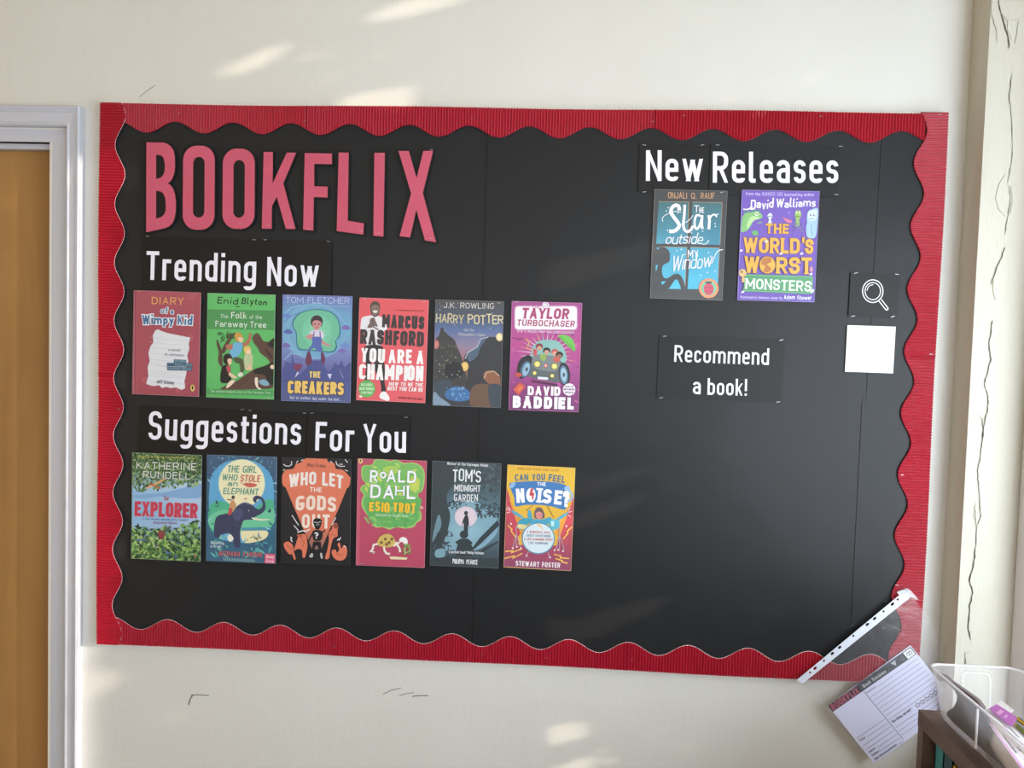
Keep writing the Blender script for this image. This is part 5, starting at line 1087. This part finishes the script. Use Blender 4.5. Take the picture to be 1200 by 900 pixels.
# film: two gently buckled layers
def film_layer(corners, Y, seed, amp=.0012, n=14):
    rd = random.Random(seed); b = MB(); P = [Vector(fp(x, y, Y)) for x, y in corners]
    ph = [rd.uniform(0, 6) for _ in range(4)]
    G = []
    for i in range(n + 1):
        row = []
        for j in range(n + 1):
            u, v = i / n, j / n; p = P[0].lerp(P[1], u).lerp(P[3].lerp(P[2], u), v)
            p.y += amp * (math.sin(u * 9 + v * 5 + ph[0]) + .7 * math.sin(u * 3 - v * 11 + ph[1])) * min(1, 3 * v + .1)
            row.append(p)
        G.append(row)
    for i in range(n):
        for j in range(n): b.face([G[i][j], G[i + 1][j], G[i + 1][j + 1], G[i][j + 1]])
    return b
C4 = [(940, 801), (1069, 698), (1146, 812), (1025, 895)]
put(film_layer(C4, PY - .0036, 5).build('film_front', M_FILM, smooth=True), pocket)
# punched strip with real holes
strip = [(934, 796), (1061, 691), (1068, 698.5), (940, 801)]
P2 = [(lambda w: (w.x, w.z))(B(x, y, PY - .003)) for x, y in strip]
dx, dz = P2[1][0] - P2[0][0], P2[1][1] - P2[0][1]; Ls = math.hypot(dx, dz); dx /= Ls; dz /= Ls
hl = []
for x, y, ob in ((193, 718, 0), (233, 685, 1), (302, 627, 0), (367, 570, 1), (424, 522, 1), (531, 432, 0), (640, 343, 1), (697, 297, 1), (767, 241, 0), (836, 184, 1), (878, 148, 0)):
    c = B(920 + x / 6.667, 680 + y / 6.667, PY - .003); a_, b_ = (.0044, .0028) if ob else (.0024, .0024)
    hl.append([(c.x + a_ * math.cos(t) * dx + b_ * math.sin(t) * -dz, c.z + a_ * math.cos(t) * dz + b_ * math.sin(t) * dx) for t in [2 * math.pi * k / 12 for k in range(12)]])
b = MB(); flat(b, P2, hl, PY - .0044, .0004); put(b.build('punched_strip', M_STRIP), pocket)
M_TAPE = film('clear_tape', '#e8eaf0', .62, bump=(60, .6), gloss=.10)
b = MB()
T = [(1051, 694), (1063, 689), (1068, 693), (1071, 696), (1077, 703.5), (1066, 700), (1061, 698), (1054, 698)]
b.prism([B(x, y, PY - .0052) for x, y in T], (0, .0005, 0)); b.prism([B(x, y, PY - .0058) for x, y in [(1055, 692), (1063.5, 689.5), (1066, 692), (1057, 697)]], (0, .0004, 0))
put(b.build('tape_fold', M_TAPE), pocket)

s = Sheet('review_sheet', (955, 750), 6, [(968.3, 826.3), (1067, 758), (1123, 825), (1024.5, 893)], thick=.0004, lift=0, face_y=PY + .0006)
s.full('#dfe0fb')
def L2(u, v):   # position on the sheet in crop units: u across, v down (0..1)
    a, b_, c = Vector((80, 458)), Vector((672, 48)), Vector((417, 858)); q = a + (b_ - a) * u + (c - a) * v; return (q.x, q.y)
def T2x(t, u0, v, u1, h, col, **k):
    p, q = L2(u0, v), L2(u1, v); s.text(t, p[0], p[1], q[0], q[1], h, col, **k)
s.poly([L2(0, 0), L2(1, 0), L2(1, .125), L2(0, .125)], '#1c1c22'); s.poly([L2(.354, 0), L2(1, 0), L2(1, .125), L2(.354, .125)], '#3b3d44')
T2x('BOOKFLIX', .02, .115, .335, 46, '#b8506a', wt=.18)
T2x('Book Reviews', .39, .10, .66, 27, '#c9ccd4', wt=.14)
s.poly([L2(.745, .03), L2(.80, .03), L2(.775, .10)], '#b9bcc6'); s.line([L2(.84, .05), L2(.87, .10)], 4, '#7a7c84'); s.line([L2(.87, .03), L2(.88, .09)], 4, '#7a7c84')
s.poly([L2(.905, .01), L2(.99, .01), L2(.99, .115), L2(.905, .115)], '#eef0f4')
s.line([L2(.92, .075), L2(.93, .04), L2(.945, .04), L2(.95, .065), L2(.96, .035), L2(.975, .05), L2(.972, .085), L2(.955, .09), L2(.945, .075), L2(.93, .09)], 4, '#22252c')
INK = '#4c4c62'
s.line([L2(.367, .13), L2(.362, .96)], 4, INK)
T2x('Summary', .378, .185, .49, 17, '#5a5a6c', wt=.12)
for v, u0 in ((.185, .51), (.25, .38), (.315, .38), (.38, .38), (.445, .38), (.51, .38), (.575, .38), (.64, .38), (.78, .38), (.845, .38), (.91, .38)):
    s.line([L2(u0, v), L2(.97, v)], 2.4, INK)
T2x('Star Rating, and why?', .385, .71, .61, 20, '#34344a', wt=.14)
def star(cx, cy, r):
    P = [];
    for k in range(10):
        a = math.radians(-90 - 35 + 36 * k); q = r if k % 2 == 0 else r * .48; P.append((cx + q * math.cos(a), cy + q * math.sin(a)))
    s.line(P, 3.4, '#34344a', True)
for k in range(5): star(722 + k * 31, 458 - k * 22, 19)
for v, u0, t, u1 in ((.60, .02, '', 0), (.665, .11, 'Title:', .09), (.73, .02, '', 0), (.795, .02, '', 0), (.86, .12, 'Genre:', .10), (.92, .12, 'Author:', .11), (.985, .30, 'Star Recommendation:', .28)):
    s.line([L2(u0, v), L2(.35, v)], 2.4, INK)
    if t: T2x(t, .02, v, u1, 17, '#2c2c40', wt=.15)
s.finish(M_PAPER, 'lilac-white lined review form with a black header, inside the clear pocket', 'paper sheet', None, art='printed_form')

# ------------------------------------------------------------------ bookcase under the window
SZ, SX, SY0, SY1 = .94, .772, -.2913, -1.12
case = empty('bookcase', ((SX + RX) / 2, (SY0 + SY1) / 2, 0)); tag(case, 'dark walnut open bookcase against the window wall, lower right', 'bookcase')
SR = RX - .017
boxo('top_panel', (SX, SY0, SZ - .029), (SR, SY1, SZ), M_SHELF, case, .0012)
for y0, y1 in ((SY0, SY0 - .018), (SY1 + .018, SY1)): boxo('side_panel', (SX + .001, y0, 0), (SR, y1, SZ - .029), M_SHELF, case, .001)
boxo('side_panel', (SX + .003, -.70, .08), (SR - .01, -.716, SZ - .029), M_SHELF, case, .001)
boxo('back_panel', (SR - .006, SY0 - .018, .05), (SR - .001, SY1 + .018, SZ - .029), M_SHELF, case)
for z in (.06, .36, .645): boxo('shelf', (SX + .004, SY0 - .018, z - .018), (SR - .006, SY1 + .018, z), M_SHELF, case, .001)
boxo('plinth', (SX + .012, SY0 - .018, 0), (SX + .026, SY1 + .018, .042), M_SHELF, case)
def book(y0, th, h, d, col, lab, spine=None, xin=.012):
    r_ = empty('book', (SX + xin + d / 2, y0 - th / 2, .645)); m = mat('book_cloth', col, .5)
    x0, x1 = SX + xin, SX + xin + d
    b = MB(); b.box((x0, y0, .645), (x0 + .002, y0 - th, .645 + h)); b.box((x0, y0, .645), (x1, y0 - .002, .645 + h)); b.box((x0, y0 - th + .002, .645), (x1, y0 - th, .645 + h))
    put(b.build('cover', m), r_)
    b = MB(); b.box((x0 + .003, y0 - .0022, .648), (x1 - .003, y0 - th + .0022, .645 + h - .004)); put(b.build('page_block', M_PAPER), r_)
    if spine:
        b = MB()
        for z in (.62, .66, .70): b.box((x0 - .0006, y0 - th * .2, .645 + h * z), (x0, y0 - th * .8, .645 + h * (z + .022)))
        put(b.build('spine_lettering', mat('spine_ink', spine, .5)), r_)
    tag(r_, lab, 'book', 'books in the bookcase')
book(-.3335, .028, .258, .14, '#1f8e97', 'bright teal book standing nearest the far end of the bookcase')
book(-.3622, .028, .258, .14, '#0e4d58', 'dark teal book beside the bright teal book', '#9fc3c3')
book(-.391, .016, .250, .14, '#c9a51e', 'yellow book to the right of the dark teal book')

# ------------------------------------------------------------------ translucent storage box
M_TUB = film('translucent_plastic', '#f0edf2', .79, bump=(12, .25), gloss=.035)
M_RIM = film('translucent_plastic_rim', '#f8f6fa', .22, gloss=.12)
TZ0, TZ1 = SZ + .001, 1.031; TX0, TX1, TY0, TY1 = .775, .926, -.309, -.600
tub = empty('storage_box', ((TX0 + TX1) / 2, (TY0 + TY1) / 2, TZ0)); tag(tub, 'small translucent plastic storage box on top of the bookcase', 'storage box')
def ring_pts(t, k=7, grow=0.0):      # rounded-rect outline at height fraction t
    ins = .017 * (1 - t) - grow; x0, x1, y0, y1 = TX0 + ins, TX1 - ins, TY1 + ins, TY0 - ins; r_ = .016 + .006 * t; out = []
    for cx, cy, a0 in ((x1 - r_, y1 - r_, 0), (x0 + r_, y1 - r_, 90), (x0 + r_, y0 + r_, 180), (x1 - r_, y0 + r_, 270)):
        for j in range(k + 1):
            a = math.radians(a0 + 90 * j / k); out.append((cx + r_ * math.cos(a), cy + r_ * math.sin(a)))
    return out
b = MB(); levels = [(0, 0), (.06, 0), (.12, .001), (.5, 0), (.9, 0), (.96, 0)]
rings = [[Vector((x, y, TZ0 + (TZ1 - TZ0) * t)) for x, y in ring_pts(t, grow=g - (.006 if t == 0 else 0))] for t, g in levels]
for A, Bq in zip(rings[:-1], rings[1:]):
    n = len(A)
    for i in range(n): b.face([A[i], A[(i + 1) % n], Bq[(i + 1) % n], Bq[i]])
b.face(rings[0])
put(b.build('box_body', M_TUB, smooth=True), tub)
b = MB(); prof = [(.965, -.0006), (.967, .0020), (.988, .0023), (1.0, .0018), (1.0, -.0010), (.965, -.0010)]
rings = [[Vector((x, y, TZ0 + (TZ1 - TZ0) * t)) for x, y in ring_pts(t, grow=g)] for t, g in prof]
for A, Bq in zip(rings, rings[1:] + rings[:1]):
    n = len(A)
    for i in range(n): b.face([A[i], A[(i + 1) % n], Bq[(i + 1) % n], Bq[i]])
put(b.build('rim', M_RIM, smooth=True), tub)
# raised panel ridge on the far short side
b = MB(); yb = TY0 - .004
loop = [(TX0 + .060, TZ0 + .012), (TX0 + .056, TZ1 - .020), (TX0 + .058, TZ1 - .014), (TX0 + .063, TZ1 - .011), (TX1 - .055, TZ1 - .011), (TX1 - .050, TZ1 - .014), (TX1 - .048, TZ1 - .020), (TX1 - .052, TZ0 + .012)]
for q in ribbon(loop, False, .0022, 0): b.prism([(a.x, yb - .017 * (1 - (a.y - TZ0) / (TZ1 - TZ0)) * 1 - .002, a.y) for a in q], (0, .002, 0))
put(b.build('moulded_ridge', M_TUB), tub)
b = MB(); b.box((TX0 + .003, -.465, TZ0 + .02), (TX0 + .0008, -.468, TZ1 - .008)); put(b.build('moulded_ridge', M_RIM), tub)

# things in the box
def X(px, py, x):
    d = AX @ Vector(((px - 600) / FPX, 1.0, (450 - py) / FPX)); return CAM + d * ((x - CAM.x) / d.x)
def Z(px, py, z):
    d = AX @ Vector(((px - 600) / FPX, 1.0, (450 - py) / FPX)); return CAM + d * ((z - CAM.z) / d.z)
M_GREY = mat('dark_grey_plastic', '#2c2b36', .35); M_EDGE = mat('worn_plastic_edge', '#75686a', .4)
PX_ = .801
plate = [(1097.5, 788), (1104, 796), (1112, 802.5), (1118, 808), (1121.5, 815), (1121, 822), (1117, 829), (1110, 834), (1109, 838), (1118, 848), (1130, 858.5), (1150, 877), (1176, 900), (1180, 905), (1163, 883), (1156, 872), (1160, 858), (1157, 844), (1150, 833), (1143, 822), (1126, 808), (1110, 796), (1101, 789)]
def clampz(p): p.z = max(p.z, TZ0 + .004); p.y = max(p.y, TY1 + .012); return p
pl = empty('document_rack', X(1150, 860, PX_)); tag(pl, 'dark grey plastic rack with a curved cut-out, leaning inside the storage box', 'rack')
b = MB(); b.prism([clampz(X(x, y, PX_)) for x, y in plate], (.0035, 0, 0)); put(b.build('side_plate', M_GREY, bevel=.0005), pl)
b = MB(); e = [(1096, 784.5), (1101, 787), (1113, 797.5), (1128, 808), (1143, 818.5), (1150, 828), (1149, 833), (1142, 824), (1126, 812), (1110, 801), (1098, 790)]
b.prism([X(x, y, PX_ - .001) for x, y in e], (.007, 0, 0)); put(b.build('top_flange', M_EDGE, bevel=.0004), pl)
def card(name, pts, z, th, m, lab, cat, grp=None, printed=None):
    """pts: photo pixels with heights"""
    P = [Z(x, y, z + dz) for x, y, dz in pts]; c = sum(P, Vector()) / len(P); r_ = empty(name, c)
    b = MB(); b.prism(P, (0, 0, -th)); put(b.build('sheet', m), r_)
    if printed:
        b = MB(); mats = []
        for q, mm in printed:
            if mm not in mats: mats.append(mm)
            def uv(u, v): return P[0].lerp(P[1], u).lerp(P[3].lerp(P[2], u), v) + Vector((0, 0, .0005))
            b.face([uv(*k) for k in q], mats.index(mm))
        put(b.build('printed_marks', mats, fix=False), r_)
    tag(r_, lab, cat, grp); return r_
M_MAG = mat('magenta_ink', '#b565b4', .5); M_MAG2 = mat('pale_magenta_ink', '#dba2d6', .5); M_INK = mat('grey_ink', '#565062', .6)
def R_(a, b_, c, d): return [(a, b_), (c, b_), (c, d), (a, d)]
card('paper_card', [(1150, 836, .004), (1163, 828, .006), (1224, 888, 0), (1200, 906, -.002)], .992, .0008, M_WHITEPAPER, 'white card with pale purple lines and small figures, in the storage box', 'card', 'cards in the storage box',
     [(R_(.0, .0, .12, 1), M_MAG2), (R_(.15, .2, .3, .24), M_MAG2), (R_(.22, .45, .27, .75), M_INK), (R_(.30, .40, .315, .95), M_MAG2), (R_(.42, .48, .45, .58), M_INK), (R_(.42, .68, .45, .76), M_INK), (R_(.50, .42, .51, .8), M_MAG2), (R_(.60, .4, .635, .6), M_INK), (R_(.66, .35, .685, .9), M_MAG), (R_(.8, .4, .83, .6), M_INK)])
card('paper_card', [(1159, 830, .003), (1168, 825, .006), (1193, 841, .004), (1185, 851, 0)], 1.000, .0008, M_MAG, 'magenta printed card lying over the white card in the storage box', 'card', 'cards in the storage box',
     [(R_(.1, .3, .7, .45), M_MAG2), (R_(.2, .6, .6, .68), M_MAG2)])
card('paper_card', [(1164, 826, 0), (1174, 821, .004), (1188, 832, .004), (1180, 838, 0)], .990, .0008, M_WHITEPAPER, 'plain white card corner behind the magenta card in the storage box', 'card', 'cards in the storage box')
# white papers leaning against the near side of the rack
b = MB(); r_ = empty('paper_stack', X(1165, 870, .812)); e = [(1150, 833), (1160, 840), (1200, 877), (1225, 905), (1200, 925), (1165, 893), (1156, 880), (1160, 864)]
for k in range(4): b.prism([clampz(X(x + k * .8, y + k * 1.3, .808 + k * .0035)) for x, y in e], (.0006, 0, 0))
o = b.build('sheet', M_WHITEPAPER); put(o, r_); o['kind'] = 'stuff'; tag(r_, 'loose white papers standing behind the grey rack in the storage box', 'papers')
def pencil(p, q, z, col, tip, lab):
    A, Bq = Z(*p, z), Z(*q, z - .004); ax = (Bq - A).normalized(); r_ = empty('pencil', A); side = ax.cross(Vector((0, 0, 1))).normalized(); upv = side.cross(ax)
    def ringp(c, r2): return [c + (side * math.cos(t) + upv * math.sin(t)) * r2 for t in [math.pi / 3 * k for k in range(6)]]
    L = (Bq - A).length
    b = MB(); rs = [ringp(A + ax * .012, .0035), ringp(Bq, .0035)]
    for i in range(6): b.face([rs[0][i], rs[0][(i + 1) % 6], rs[1][(i + 1) % 6], rs[1][i]], i % 2)
    b.face(rs[1]); put(b.build('barrel', [mat('pencil_paint', col, .35), mat('pencil_stripe', tip, .35)], fix=False), r_)
    b = MB(); r1 = ringp(A + ax * .012, .0035)
    for i in range(6): b.face([r1[i], r1[(i + 1) % 6], A])
    put(b.build('tip', mat('pencil_tip', '#c9a878', .6)), r_); tag(r_, lab, 'pencil', 'pencils in the storage box')
pencil((1187, 838), (1222, 864), 1.003, '#d9b52a', '#2a2620', 'upper yellow and black striped pencil in the storage box')
pencil((1186, 846), (1220, 874), .999, '#7f8f2c', '#33301f', 'lower olive green pencil in the storage box')
